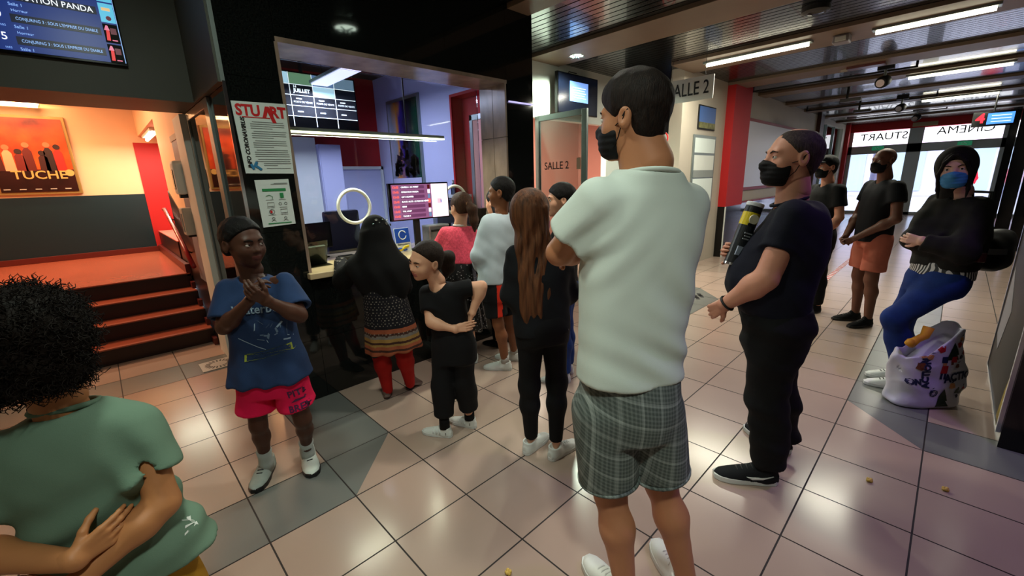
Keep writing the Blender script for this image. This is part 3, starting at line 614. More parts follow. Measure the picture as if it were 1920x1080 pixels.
# shop window on the left near the doors
struct('window_2', MB().box(15.72, 19.3, 3.18, 3.19, 1.0, 2.95), m_glass)
for i, x in enumerate((16.9, 18.1)): struct('trim_%d' % (18+i), MB().box(x, x+.07, 3.14, 3.22, 1.0, 2.95), m_alu)

# ------------------------------------------------------------------ entrance wall at the end of the corridor
struct('wall_entrance', MB().box(20.0, 20.2, -.9, 3.1, 2.84, 3.1), m_red)
struct('wall_entrance_post', MB().box(19.75, 20.2, 2.98, 3.1, 0, 3.1), m_red)
ef = MB()
ef.box(20.02, 20.16, -.9, 3.0, 2.08, 2.35); ef.box(20.02, 20.16, 1.04, 1.40, 0, 2.84); ef.box(20.02, 20.16, -.95, -.72, 0, 2.84); ef.box(20.02, 20.16, 2.88, 2.98, 0, 2.84); ef.box(20.02, 20.16, -.9, 3.0, 0, .09)
struct('door_frame_entrance', ef, M('grey_frame_paint', '#a3a7aa', .5))
for i, (a, b) in enumerate(((1.40, 2.88), (-.72, 1.04))):
    struct('door_%d' % (3+i), MB().box(20.08, 20.095, a, b, .09, 2.08), m_glass)
m_lit = M('lit_sign_box', '#f4f6fb', .4, emit=2.6)
s1 = thing('light_box_sign', 'lit sign box reading STUART backwards over the left entrance door', 'sign', (20.05, 2.1, 2.6)); MB().box(20.03, 20.08, 1.22, 2.96, 2.36, 2.82).build('box', m_lit, s1)
text('STUART', (20.02, 2.05, 2.63), YP, ZP, .33, m_ink, s1, bold=.0015, sx=1.05)
s2 = thing('light_box_sign', 'lit sign box reading CINEMA backwards over the right entrance door', 'sign', (20.05, .2, 2.6)); MB().box(20.03, 20.08, -.70, 1.02, 2.36, 2.82).build('box', m_lit, s2)
text('CINEMA', (20.02, .10, 2.68), YP, ZP, .33, m_ink, s2, bold=.0, sx=1.05)
for y, lb_ in ((2.15, 'small green exit sign over the left entrance door'), (.05, 'small green exit sign over the right entrance door')):
    es = thing('exit_sign', lb_, 'sign', (20.0, y, 2.25)); MB().box(19.98, 20.015, y-.16, y+.16, 2.19, 2.32).build('box', M('exit_green', '#1d7a55', .4, emit=.5), es)
    MB().tube([(19.975, y-.05, 2.23), (19.975, y, 2.27), (19.975, y+.04, 2.24), (19.975, y+.07, 2.28)], .008, 6).build('pictogram', m_white, es)
MB().box(19.95, 20.0, .75, 1.35, 2.88, 3.0).build('sign_plate', M('beige_plastic', '#a08a6a', .5), label='small beige box in the middle of the red band over the doors', cat='box')
ld = thing('ticker_display', 'hanging ticker display with red figure and blue panel near the doors', 'display', (14, -.3, 2.5))
MB().box(13.98, 14.05, -.62, .0, 2.36, 2.66).build('housing', m_gblack, ld); MB().box(13.97, 13.98, -.60, -.22, 2.40, 2.62).build('blue_panel', M('screen_ticker_blue', '#4a8ff0', .3, emit=1.6), ld)
text('4', (13.965, -.12, 2.52), YN, ZP, .26, M('led_red', '#ff2030', .3, emit=3), ld, bold=.008)
for k in range(3): MB().box(13.964, 13.969, -.56, -.28, 2.44+k*.06, 2.455+k*.06).build('ticker_line', m_scrw, ld)
MB().tube([(14.01, -.3, 2.66), (14.01, -.3, 3.06)], .015, 8).build('hanger', m_black, ld)

# ------------------------------------------------------------------ right side
wr = MB().box(4.62, 20.0, -1.05, -.95, 0, 3.1)
struct('wall_right', wr, m_mirror)
pst = MB()
for x in (8.0, 12.0, 16.0, 19.7): pst.box(x, x+.25, -.95, -.80, 0, 3.1)
struct('trim_20', pst, m_gblack)
struct('wall_right_pillar', MB().box(3.39, 4.62, -3.9, -.385, 0, 3.1), m_gblack)
pp = thing('poster_case', 'glazed poster case on the side of the black pillar, torn white poster inside', 'poster case', (4.0, -.375, .5))
MB().box(3.44, 4.60, -.384, -.372, .10, 2.3).build('print', M('dark_poster_print', '#14110e', .45, var=.6, vscale=3), pp)
MB().prism([(4.54, -.370, .36), (4.32, -.370, .30), (4.12, -.370, .62), (4.5, -.370, .86)], (0, -.003, 0)).build('torn_sheet', M('poster_grey_white', '#8f8c92', .7), pp)
MB().prism([(3.46, -.370, .11), (3.58, -.370, .11), (3.52, -.370, .30), (3.46, -.370, .42)], (0, -.003, 0)).build('yellow_corner', M('poster_yellow', '#b89a1e', .4), pp)
MB().box(3.41, 3.44, -.384, -.366, .08, 2.32).box(4.60, 4.62, -.384, -.366, .08, 2.32).box(3.44, 4.60, -.384, -.366, .08, .10).build('frame', m_chrome, pp)
# closing walls out of view
struct('wall_back', MB().box(-1.8, 3.4, -4.0, -3.9, 0, 3.13), m_cream)
struct('wall_left', MB().box(-1.8, -1.7, -4.0, 9.4, 0, 3.13), m_cream)
struct('wall_hall_end', MB().box(2.55, 2.65, 6.5, 8.7, 0, 3.13).box(.93, 3.0, 6.35, 6.5, 0, 3.13), m_orange)

# ------------------------------------------------------------------ ceiling fittings
def spotlight(x, y, label):
    t = thing('spotlight', label, 'spotlight', (x, y, 3.05), 'black track spotlights')
    MB().box(x-.05, x+.05, y-.10, y+.10, 3.03, 3.099).build('base', m_black, t)
    MB().tube([(x, y, 3.03), (x, y, 2.94)], .018, 8).build('arm', m_alu, t)
    MB().lathe((x-.10, y+.03, 2.83), [(.06, 0), (.085, .03), (.085, .16), (.05, .20)], 18, axis=(.8, -.2, .25)).build('lamp_head', m_black, t, smooth=True)
    MB().lathe((x-.103, y+.031, 2.828), [(.055, 0), (.055, .004)], 18, axis=(.8, -.2, .25)).build('lens', m_chrome, t)
spotlight(9.15, 1.05, 'black spotlight nearest to the camera on the corridor ceiling')
spotlight(13.3, 1.15, 'black spotlight in the middle of three on the corridor ceiling')
spotlight(16.3, 1.05, 'black spotlight furthest along the corridor ceiling, nearest the doors')
for i, (x, y0, y1) in enumerate(((9.35, .7, 3.0), (13.5, .6, 3.0), (16.5, .5, 2.6))):
    MB().box(x, x+.04, y0, y1, 3.03, 3.055 if i != 9 else 3.1).box(x, x+.04, y0, y0+.03, 3.03, 3.1).box(x, x+.04, y1-.03, y1, 3.03, 3.1).build('lighting_track', m_black, label=('thin black lighting track by the first corridor spotlight', 'thin black lighting track by the middle corridor spotlight', 'thin black lighting track by the last corridor spotlight')[i], cat='track')
sp_ = thing('ceiling_speaker', 'round dark ceiling speaker at the top of the picture', 'speaker', (5.45, 1.24, 3.1))
MB().lathe((5.42, 1.235, 3.04), [(.09, 0), (.12, .015), (.12, .06)], 26).build('rim', M('speaker_grey', '#2c2c2c', .5), sp_, smooth=False); MB().lathe((5.42, 1.235, 3.03), [(.03, 0), (.08, .012)], 20).build('cone', m_gblack, sp_)
bm_ = thing('emergency_lamp', 'small white emergency lamp on the beam beside the fluorescent batten', 'emergency lamp', (6.6, 1.2, 3.03))
MB().box(6.50, 6.66, 1.12, 1.28, 2.97, 3.055).build('body', M('grey_white_plastic', '#8d878a', .5), bm_, bevel=.015); MB().box(6.48, 6.50, 1.15, 1.25, 2.985, 3.03).build('lens', m_white, bm_)
for x, y, lb_ in ((10.8, 1.75, 'dark hanging luminaire on a stem left of the middle spotlight'), (13.0, 1.85, 'dark hanging luminaire on a stem nearest the left corridor wall')):
    t = thing('stem_luminaire', lb_, 'luminaire', (x, y, 3.1))
    MB().tube([(x, y, 3.10), (x, y, 2.88)], .02, 8).build('stem', m_black, t); MB().box(x-.06, x+.06, y-.22, y+.10, 2.82, 2.88).build('body', M('luminaire_grey', '#3c3a39', .4), t, bevel=.01)
pj = thing('beam_fitting', 'flat dark fitting on the brown beam above the first spotlight', 'fitting', (8.6, 1.1, 3.04)); MB().box(8.55, 8.72, 1.0, 1.45, 3.02, 3.055).build('body', m_maroon2, pj); MB().box(8.72, 8.76, 1.0, 1.55, 3.03, 3.055).build('strip', m_cream, pj)
sd = MB().lathe((6.3, 2.98, 3.06), [(.05, 0), (.06, .012), (.06, .04)], 20).build('smoke_detector', m_white, label='small round smoke detector on the ceiling left of the white sign', cat='detector')

# ------------------------------------------------------------------ floor tape and popcorn
tpm = MB()
for k in range(60):
    x = 6.30+k*.115
    tpm.prism([(x, 1.10, .001), (x+.0575, 1.10, .001), (x+.0975, 1.16, .001), (x+.04, 1.16, .001)], (0, 0, .0008), 0)
    tpm.prism([(x+.0575, 1.10, .001), (x+.115, 1.10, .001), (x+.155, 1.16, .001), (x+.0975, 1.16, .001)], (0, 0, .0008), 1)
tpm.build('floor_tape', [M('tape_white', '#e6e0de', .4), M('tape_red', '#c83c38', .4)], label='red and white striped tape stuck along the corridor floor', cat='tape')
for i, (x, y, lb_) in enumerate(((2.557, .079, 'yellow popcorn piece on the floor, left of the two at lower right'), (2.725, -.191, 'yellow popcorn piece on the floor, right of the two at lower right'), (.912, 1.024, 'yellow popcorn piece on the floor at the bottom edge of the picture'))):
    mb = MB()
    for k in range(6):
        a = k*1.1; c = Vector((x+.007*math.cos(a), y+.007*math.sin(a), .008+.004*(k % 2)))
        mb.lathe(c-Vector((0, 0, .007)), [(.003, 0), (.007, .003), (.008, .007), (.006, .012), (.001, .014)], 8)
    mb.build('popcorn', M('popcorn', '#d9b45a', .7, var=.2, vscale=200), smooth=True, label=lb_, cat='popcorn', group='popcorn pieces on the floor')
lg = MB()
lx, ly = 5.35, 2.12
for k in range(4): lg.obox((lx+.06*k, ly+.05*(k % 2), .0015), (.05, .03, 0), (-.012, .02, 0), (0, 0, .0006))
lg.build('floor_sticker', m_ink, label='black floor sticker mark on the grey floor tiles behind the white tee', cat='sticker')

# ------------------------------------------------------------------ street outside the doors
m_street = M('pale_paving', '#b9b4c2', .7, var=.05, vscale=1)
struct('ground_outside', MB().box(20.2, 60, -20, 25, -.06, -.01).box(8.6, 20.2, 3.3, 25, -.06, -.01), m_street)
fa = thing('street_facade', 'pale shop fronts across the street seen through the entrance doors', 'building', (34, 2, 0))
MB().box(34, 36, -14, 14, 0, 9).build('wall', M('facade_pale', '#c9c3d6', .8), fa)
for k in range(9): MB().box(33.9, 34.05, -11.5+k*2.6, -10.0+k*2.6, .3, 2.6).build('shop_window', M('facade_glass', '#a9bccb', .25), fa)
MB().box(33.4, 34, -14, 14, 2.9, 3.4).build('awning', M('awning_pink', '#d9a8c4', .7), fa)
for k in range(4):
    cx, cy = 24.5+k*1.7, (2.6, -1.3, 2.9, -1.6)[k]
    MB().lathe((cx, cy, 0), [(.14, 0), (.14, 3.1)], 14).build('street_column', M('column_violet', '#5d5876', .5), label=('slim violet column just outside the left door', 'slim violet column just outside the right door', 'slim violet column further out past the left door', 'slim violet column further out past the right door')[k], cat='column')
sw = thing('side_facade', 'mint lit facade outside the left shop window', 'building', (17, 8, 0)); MB().box(9, 24, 8, 9, 0, 6).build('wall', M('facade_mint', '#cfe6e2', .8), sw)
for k in range(5): MB().box(12+k*2.2, 13.2+k*2.2, 7.9, 8.02, .4, 2.6).build('window', M('facade_grey', '#7c8c92', .3), sw)
# ------------------------------------------------------------------ people: smooth implicit bodies meshed with surface nets
A3 = lambda *v: np.array(v, float)
def nrm(v): v = np.asarray(v, float); return v/np.linalg.norm(v)
def smin(a, b, k): h = np.clip(.5+.5*(b-a)/k, 0, 1); return b+(a-b)*h-k*h*(1-h)
def smax(a, b, k): return -smin(-a, -b, k)
def cap(P, a, b, ra, rb=None):
    a = np.asarray(a, float); b = np.asarray(b, float); rb = ra if rb is None else rb
    ab = b-a; t = np.clip(((P-a)@ab)/max(ab@ab, 1e-9), 0, 1); return np.linalg.norm(P-a-t[:, None]*ab, axis=1)-(ra+t*(rb-ra))
def chain(P, pts, rs, k=.02):
    d = None
    for i in range(len(pts)-1):
        c = cap(P, pts[i], pts[i+1], rs[i], rs[i+1]); d = c if d is None else smin(d, c, k)
    return d
def ball(P, c, r): return np.linalg.norm(P-np.asarray(c, float), axis=1)-r
class Fr:
    # frame: origin, right, forward, up
    def __init__(s, o, r, f, u=None):
        s.o = np.asarray(o, float); s.f = nrm(f); r = np.asarray(r, float); s.r = nrm(r-s.f*(r@s.f)); s.u = np.cross(s.r, s.f)
    def L(s, P): q = P-s.o; return np.stack([q@s.r, q@s.f, q@s.u], 1)
    def W(s, x, y, z): return s.o+x*s.r+y*s.f+z*s.u
def face_frame(o, az, pitch=0, roll=0):
    # azimuth (degrees from +X), pitch up positive, roll towards the person's right positive
    a, p, q = map(math.radians, (az, pitch, roll))
    f = A3(math.cos(a)*math.cos(p), math.sin(a)*math.cos(p), math.sin(p)); r0 = A3(math.sin(a), -math.cos(a), 0); u0 = np.cross(r0, f)
    r = math.cos(q)*r0-math.sin(q)*u0
    return Fr(o, r, f)
def ell(L, c, r):
    q = (L-np.asarray(c, float)); r = np.asarray(r, float); k0 = np.linalg.norm(q/r, axis=1); k1 = np.linalg.norm(q/(r*r), axis=1)+1e-9
    return np.where(k0 < 1e-6, -r.min(), k0*(k0-1)/k1)
def catmull(K, n=41):
    K = np.asarray(K, float); m = len(K); t = np.linspace(0, m-1, n); i = np.clip(t.astype(int), 0, m-2); u = (t-i)[:, None]
    p0 = K[np.maximum(i-1, 0)]; p1 = K[i]; p2 = K[i+1]; p3 = K[np.minimum(i+2, m-1)]
    return .5*(2*p1+(p2-p0)*u+(2*p0-5*p1+4*p2-p3)*u*u+(3*p1-p0-3*p2+p3)*u**3)
def loft(P, st, p=2.3, top=True, bot=True):
    # st: stations bottom to top (centre, right vector, half width, front depth, back depth)
    Cn = np.array([s[0] for s in st], float); R = np.array([s[1] for s in st], float); w = np.array([s[2:5] for s in st], float)
    U = nrm(Cn[-1]-Cn[0]); K = catmull(np.hstack([Cn, R, w])); s = (K[:, :3]-Cn[0])@U
    o = np.argsort(s); K = K[o]; s = s[o]
    sp = (P-Cn[0])@U; t = np.clip(sp, s[0], s[-1])
    V = np.stack([np.interp(t, s, K[:, j]) for j in range(9)], 1)
    q = P-V[:, :3]; q = q-np.outer(q@U, U); r = V[:, 3:6]; r = r-np.outer(r@U, U); r /= np.linalg.norm(r, axis=1)[:, None]
    f = np.cross(U, r); x = (q*r).sum(1); y = (q*f).sum(1)
    dy = np.where(y > 0, V[:, 7], V[:, 8]); e = ((np.abs(x)/V[:, 6])**p+(np.abs(y)/dy)**p)**(1/p)+1e-6
    ql = np.sqrt(x*x+y*y)+1e-6; d = ql-ql/e
    if bot: d = smax(d, s[0]-sp, .008)
    if top: d = smax(d, sp-s[-1], .012)
    return d
_ng = np.random.default_rng(5)
_NW = _ng.normal(size=(64, 3)); _NP = _ng.uniform(0, 6.28, 64)
def noise(P, f, seed=0, n=7):
    f = np.asarray(f, float)*np.ones(3); Q = P*f; v = 0
    for i in range(n): j = (seed*7+i) % 64; v = v+np.sin(Q@_NW[j]+_NP[j])
    return v/n*1.6
def mesh_sdf(fn, lo, hi, h):
    lo = np.asarray(lo, float); hi = np.asarray(hi, float); B = 4
    nb = np.maximum(np.ceil((hi-lo)/(h*B)).astype(int), 2); N = nb*B
    g = [lo[i]+h*(B*np.arange(nb[i])+(B-1)/2) for i in range(3)]
    X = np.stack(np.meshgrid(*g, indexing='ij'), -1).reshape(-1, 3); dc = fn(X).reshape(nb)
    D = np.repeat(np.repeat(np.repeat(dc, B, 0), B, 1), B, 2)
    act = np.argwhere(np.abs(dc) < h*B*1.7)
    if len(act) == 0: return np.zeros((0, 3)), np.zeros((0, 4), int)
    off = np.stack(np.meshgrid(*[np.arange(B)]*3, indexing='ij'), -1).reshape(-1, 3)
    I = (act[:, None, :]*B+off[None]).reshape(-1, 3); pts = lo+I*h
    vals = np.concatenate([fn(pts[i:i+150000]) for i in range(0, len(pts), 150000)])
    D[I[:, 0], I[:, 1], I[:, 2]] = vals
    S = D < 0
    c = [S[i:N[0]-1+i, j:N[1]-1+j, k:N[2]-1+k] for i in (0, 1) for j in (0, 1) for k in (0, 1)]
    sm = sum(x.astype(np.int8) for x in c); cell = np.argwhere((sm > 0) & (sm < 8))
    idx = -np.ones(N-1, int); idx[cell[:, 0], cell[:, 1], cell[:, 2]] = np.arange(len(cell))
    acc = np.zeros((len(cell), 3)); cnt = np.zeros(len(cell)); cor = np.array([(i, j, k) for i in (0, 1) for j in (0, 1) for k in (0, 1)])
    dv = np.stack([D[cell[:, 0]+i, cell[:, 1]+j, cell[:, 2]+k] for i, j, k in cor], 1)
    for a in range(8):
        for b in range(a+1, 8):
            if np.abs(cor[a]-cor[b]).sum() != 1: continue
            m = (dv[:, a] < 0) != (dv[:, b] < 0); t = dv[:, a]/(dv[:, a]-dv[:, b]+1e-12)
            acc += np.where(m[:, None], cor[a]+t[:, None]*(cor[b]-cor[a]), 0); cnt += m
    V = lo+h*(cell+acc/np.maximum(cnt, 1)[:, None]); Q = []
    for ax in range(3):
        a, b = (ax+1) % 3, (ax+2) % 3
        s0 = [slice(None)]*3; s1 = [slice(None)]*3; s0[ax] = slice(0, -1); s1[ax] = slice(1, None)
        e = np.argwhere(S[tuple(s0)] != S[tuple(s1)]); e = e[(e[:, a] > 0) & (e[:, b] > 0) & (e[:, a] < N[a]-1) & (e[:, b] < N[b]-1)]
        if len(e) == 0: continue
        ins = S[e[:, 0], e[:, 1], e[:, 2]]; da = np.zeros(3, int); da[a] = 1; db = np.zeros(3, int); db[b] = 1
        q = np.stack([idx[tuple((e-da-db).T)], idx[tuple((e-db).T)], idx[tuple(e.T)], idx[tuple((e-da).T)]], 1)
        q[~ins] = q[~ins][:, ::-1]; Q.append(q)
    return V, np.concatenate(Q)
def bounds(pts, pad): p = np.array(pts, float); return p.min(0)-pad, p.max(0)+pad
def relax(V, Q, it):
    # light smoothing of the net
    for _ in range(it):
        acc = np.zeros_like(V); cnt = np.zeros(len(V))
        for a, b in ((0, 1), (1, 2), (2, 3), (3, 0)):
            np.add.at(acc, Q[:, a], V[Q[:, b]]); np.add.at(acc, Q[:, b], V[Q[:, a]]); np.add.at(cnt, Q[:, a], 1); np.add.at(cnt, Q[:, b], 1)
        V = V*.5+.5*acc/np.maximum(cnt, 1)[:, None]
    return V
def np_obj(name, parts, mats, parent, matfn=None, **tags):
    # parts: list of (verts, quads) joined into one mesh
    Vs, Qs, n = [], [], 0
    for V, Q in parts: Vs.append(V); Qs.append(Q+n); n += len(V)
    V = np.concatenate(Vs); Q = np.concatenate(Qs)
    me = bpy.data.meshes.new(name); me.vertices.add(len(V)); me.vertices.foreach_set('co', V.ravel())
    me.loops.add(len(Q)*4); me.loops.foreach_set('vertex_index', Q.ravel()); me.polygons.add(len(Q))
    me.polygons.foreach_set('loop_start', np.arange(len(Q))*4); me.polygons.foreach_set('use_smooth', np.ones(len(Q), bool))
    if not isinstance(mats, (list, tuple)): mats = [mats]
    for m in mats: me.materials.append(m)
    if matfn is not None: me.polygons.foreach_set('material_index', np.asarray(matfn(V[Q].mean(1)), np.int32))
    me.update(); me.validate(); shift(me, parent)
    o = bpy.data.objects.new(name, me); C.objects.link(o); o.parent = parent
    o['_n'] = 0; del o['_n']
    if tags: tag(o, **tags)
    return o
def sdf_obj(name, fn, lo, hi, h, mats, parent, matfn=None, smooth=1, **tags):
    V, Q = mesh_sdf(fn, lo, hi, h); V = relax(V, Q, smooth) if smooth else V
    return np_obj(name, [(V, Q)], mats, parent, matfn, **tags)

# --- head: 0.23 m from chin to crown at s = 1; x right, y forward, z up
def head_sdf(L, s=1., fem=0., kid=0.):
    q = L/s; q = np.stack([np.abs(q[:, 0]), q[:, 1], q[:, 2]], 1); kd = kid
    d = ell(q, (0, -.012, .032), (.075+.002*kd, .096, .086))
    d = smin(d, ell(q, (0, .030, -.025), (.058+.003*kd, .062, .080-.006*kd)), .03)
    d = smin(d, ell(q, (0, .034, -.074+.006*kd), (.046-.006*fem-.006*kd, .044-.004*kd, .036-.004*kd)), .03)
    d = smin(d, ball(q, (.036, .052, -.028), .025+.003*kd), .025); d = smin(d, ball(q, (0, .070-.006*kd, -.098+.010*kd), .016-.003*kd), .022)
    d = smin(d, ell(q, (0, .076-.003*kd, .024), (.046, .014, .011)), .02)
    d = smax(d, -ball(q, (.032, .100, .004), .017), .014)
    d = smin(d, cap(q, (0, .083-.004*kd, .010), (0, .107-.010*kd, -.024-.002*kd), .0075-.001*kd, .0115-.001*kd), .012); d = smin(d, ball(q, (.0115, .096-.009*kd, -.029), .0085), .008)
    d = smin(d, ell(q, (0, .0855-.003*kd, -.0555+.003*kd), (.021-.002*kd, .011, .0062)), .006); d = smin(d, ell(q, (0, .084-.003*kd, -.0655+.004*kd), (.018-.001*kd, .0105, .0070)), .006)
    ey = ball(q, (.032, .0765, .004), .0138); d = smin(d, smax(ey, .0035-(q[:, 2]-.003), .002), .003); d = smin(d, smax(ey, (q[:, 2]+.0035), .002), .003)
    ear = ell(q-A3(.0785, -.010, -.002), (0, 0, 0), (.0105, .020, .032)); ear = smax(ear, -ell(q, (.089, -.006, .002), (.008, .011, .018)), .006)
    return smin(d, ear, .008)*s
def eyes(fr, s, parent, iris='#2a1a10', look=0.):
    for sx in (-1, 1):
        c = fr.W(sx*.032*s, .0762*s, .004*s); g = nrm(fr.f+fr.r*look); a = Vector(g)
        MB().lathe(Vector(c)-a*.0118*s, [(0, 0), (.006*s, .0015*s), (.0105*s, .006*s), (.0118*s, .0118*s), (.0105*s, .0176*s), (.0062*s, .0218*s)], 14, axis=a).lathe(Vector(c)+a*.0098*s, [(.0062*s, 0), (.004*s, .0016*s), (0, .0022*s)], 14, axis=a, mi=1).build('eye', [M('eye_white', '#d8d2ca', .2), M('iris_'+iris[1:], iris, .15)], parent, smooth=True)
def brows(fr, s, mat, parent):
    for sx in (-1, 1):
        MB().tube([fr.W(sx*.014*s, .092*s, .020*s), fr.W(sx*.030*s, .091*s, .026*s), fr.W(sx*.048*s, .078*s, .022*s)], [.003*s, .0035*s, .002*s], 6).build('eyebrow', mat, parent, smooth=True)
def hair_cap(L, s, thick=.012, c=-.02, low=-.07, vol=(0, 0, 0), amp=.003, nf=90):
    q = L/s; d = ell(q, (0, -.014+vol[1], .034+vol[2]), (.076+thick+vol[0], .097+thick, .087+thick))
    d = smin(d, ell(q, (0, -.045, -.03), (.058+thick, .045+thick, .055)), .03)
    if amp: d = d+amp*noise(q, nf, 3)
    cut = -(-.7*q[:, 1]+.7*q[:, 2]-c); d = smax(d, cut, .008); d = smax(d, -ball(np.stack([np.abs(q[:, 0]), q[:, 1], q[:, 2]], 1), (.092, .000, -.012), .034), .006); return smax(d, low-q[:, 2], .008)*s
def mask(fr, s, parent, mat, head, name='face_mask', down=0.):
    def fn(P):
        L = fr.L(P)/s; q = np.stack([np.abs(L[:, 0]), L[:, 1], L[:, 2]+down], 1)
        b = smin(ell(q, (0, .030, -.030), (.063, .070, .080)), ell(q, (0, .050, -.075), (.048, .048, .040)), .03); b = smin(b, cap(q, (0, .085, -.01), (0, .108, -.03), .010), .03)
        b = b-.004+.0012*np.sin(q[:, 2]*330)
        top = q[:, 2]-(-.006-.35*q[:, 0]); return smax(smax(smax(b, top, .004), -(q[:, 2]+.112), .004), .022-q[:, 1], .004)*s
    o = sdf_obj(name, fn, *bounds([fr.W(x*s, y*s, z*s) for x in (-.09, .09) for y in (0, .13) for z in (-.13, .02)], .01), .0045*s, mat, parent)
    mb = MB()
    for sx in (-1, 1):
        for z in (-.022, -.085): mb = MB(); mb.tube([fr.W(sx*.058*s, .035*s, z*s), fr.W(sx*.074*s, .010*s, z*.6*s), fr.W(sx*.084*s, -.012*s, .012*s), fr.W(sx*.084*s, -.022*s, .02*s)], .0016*s, 6); mb.build('ear_loop', mat, o, smooth=True)
    return o

# --- hand: 0.18 m at s = 1; d towards the fingers, n out of the palm, t towards the thumb
def hand_parts(w, d, n, tsign, curl=.5, s=1., thumb=.5, spread=.0):
    w = np.asarray(w, float); d = nrm(d); n = nrm(np.asarray(n, float)-d*(np.asarray(n, float)@d)); t = nrm(np.cross(d, n))*tsign
    g = lambda x, y, z: w+s*(x*t+y*d+z*n)
    caps = []
    for x in (.027, .010, -.009, -.026): caps.append((g(x*.55, .005, 0), g(x, .082-.25*abs(x-.01), 0), .0125*s, .0098*s))
    for i, (x, l) in enumerate(((.027, .070), (.009, .080), (-.010, .073), (-.027, .056))):
        p = g(x, .084-.25*abs(x-.01), 0); a = curl*(.9+.12*i) if not isinstance(curl, (list, tuple)) else curl[i]; ang = a*.35; r = .0088
        for j, fl in enumerate((.45, .31, .24)):
            ang += a*(.55, .75, .5)[j]; q = p+s*l*fl*(math.cos(ang)*d+math.sin(ang)*n+spread*x*12*t*.3)
            caps.append((p, q, r*s, (r-.0009)*s)); p = q; r -= .0009
    p = g(.018, .020, .006); dirs = nrm(.62*t+.72*d+.25*n)
    q = p+s*.042*dirs; caps.append((p, q, .0145*s, .0105*s)); d2 = nrm((.62-.5*thumb)*t+.75*d+(.2+.55*thumb)*n); p, q = q, q+s*.032*d2; caps.append((p, q, .0105*s, .0092*s))
    d3 = nrm((.5-.7*thumb)*t+.75*d+(.2+.8*thumb)*n); caps.append((q, q+s*.026*d3, .0092*s, .0078*s))
    return caps
def hand_mesh(w, fore, d, n, tsign, curl=.5, s=1., thumb=.5, rw=.026, spread=0., h=.0042):
    cs = hand_parts(w, d, n, tsign, curl, s, thumb, spread); w = np.asarray(w, float)
    def fn(P):
        e = smin(cap(P, w-np.asarray(fore, float)*.05, w, rw*1.06, rw), cap(P, cs[0][0], cs[3][0], .012*s), .02)
        for i, (a, b, ra, rb) in enumerate(cs): e = smin(e, cap(P, a, b, ra, rb), .010*s if i < 4 else (.004*s if i < 16 else .007*s))
        return e
    return mesh_sdf(fn, *bounds([c[0] for c in cs]+[c[1] for c in cs]+[w-np.asarray(fore, float)*.05], .04), h*max(s, .8))

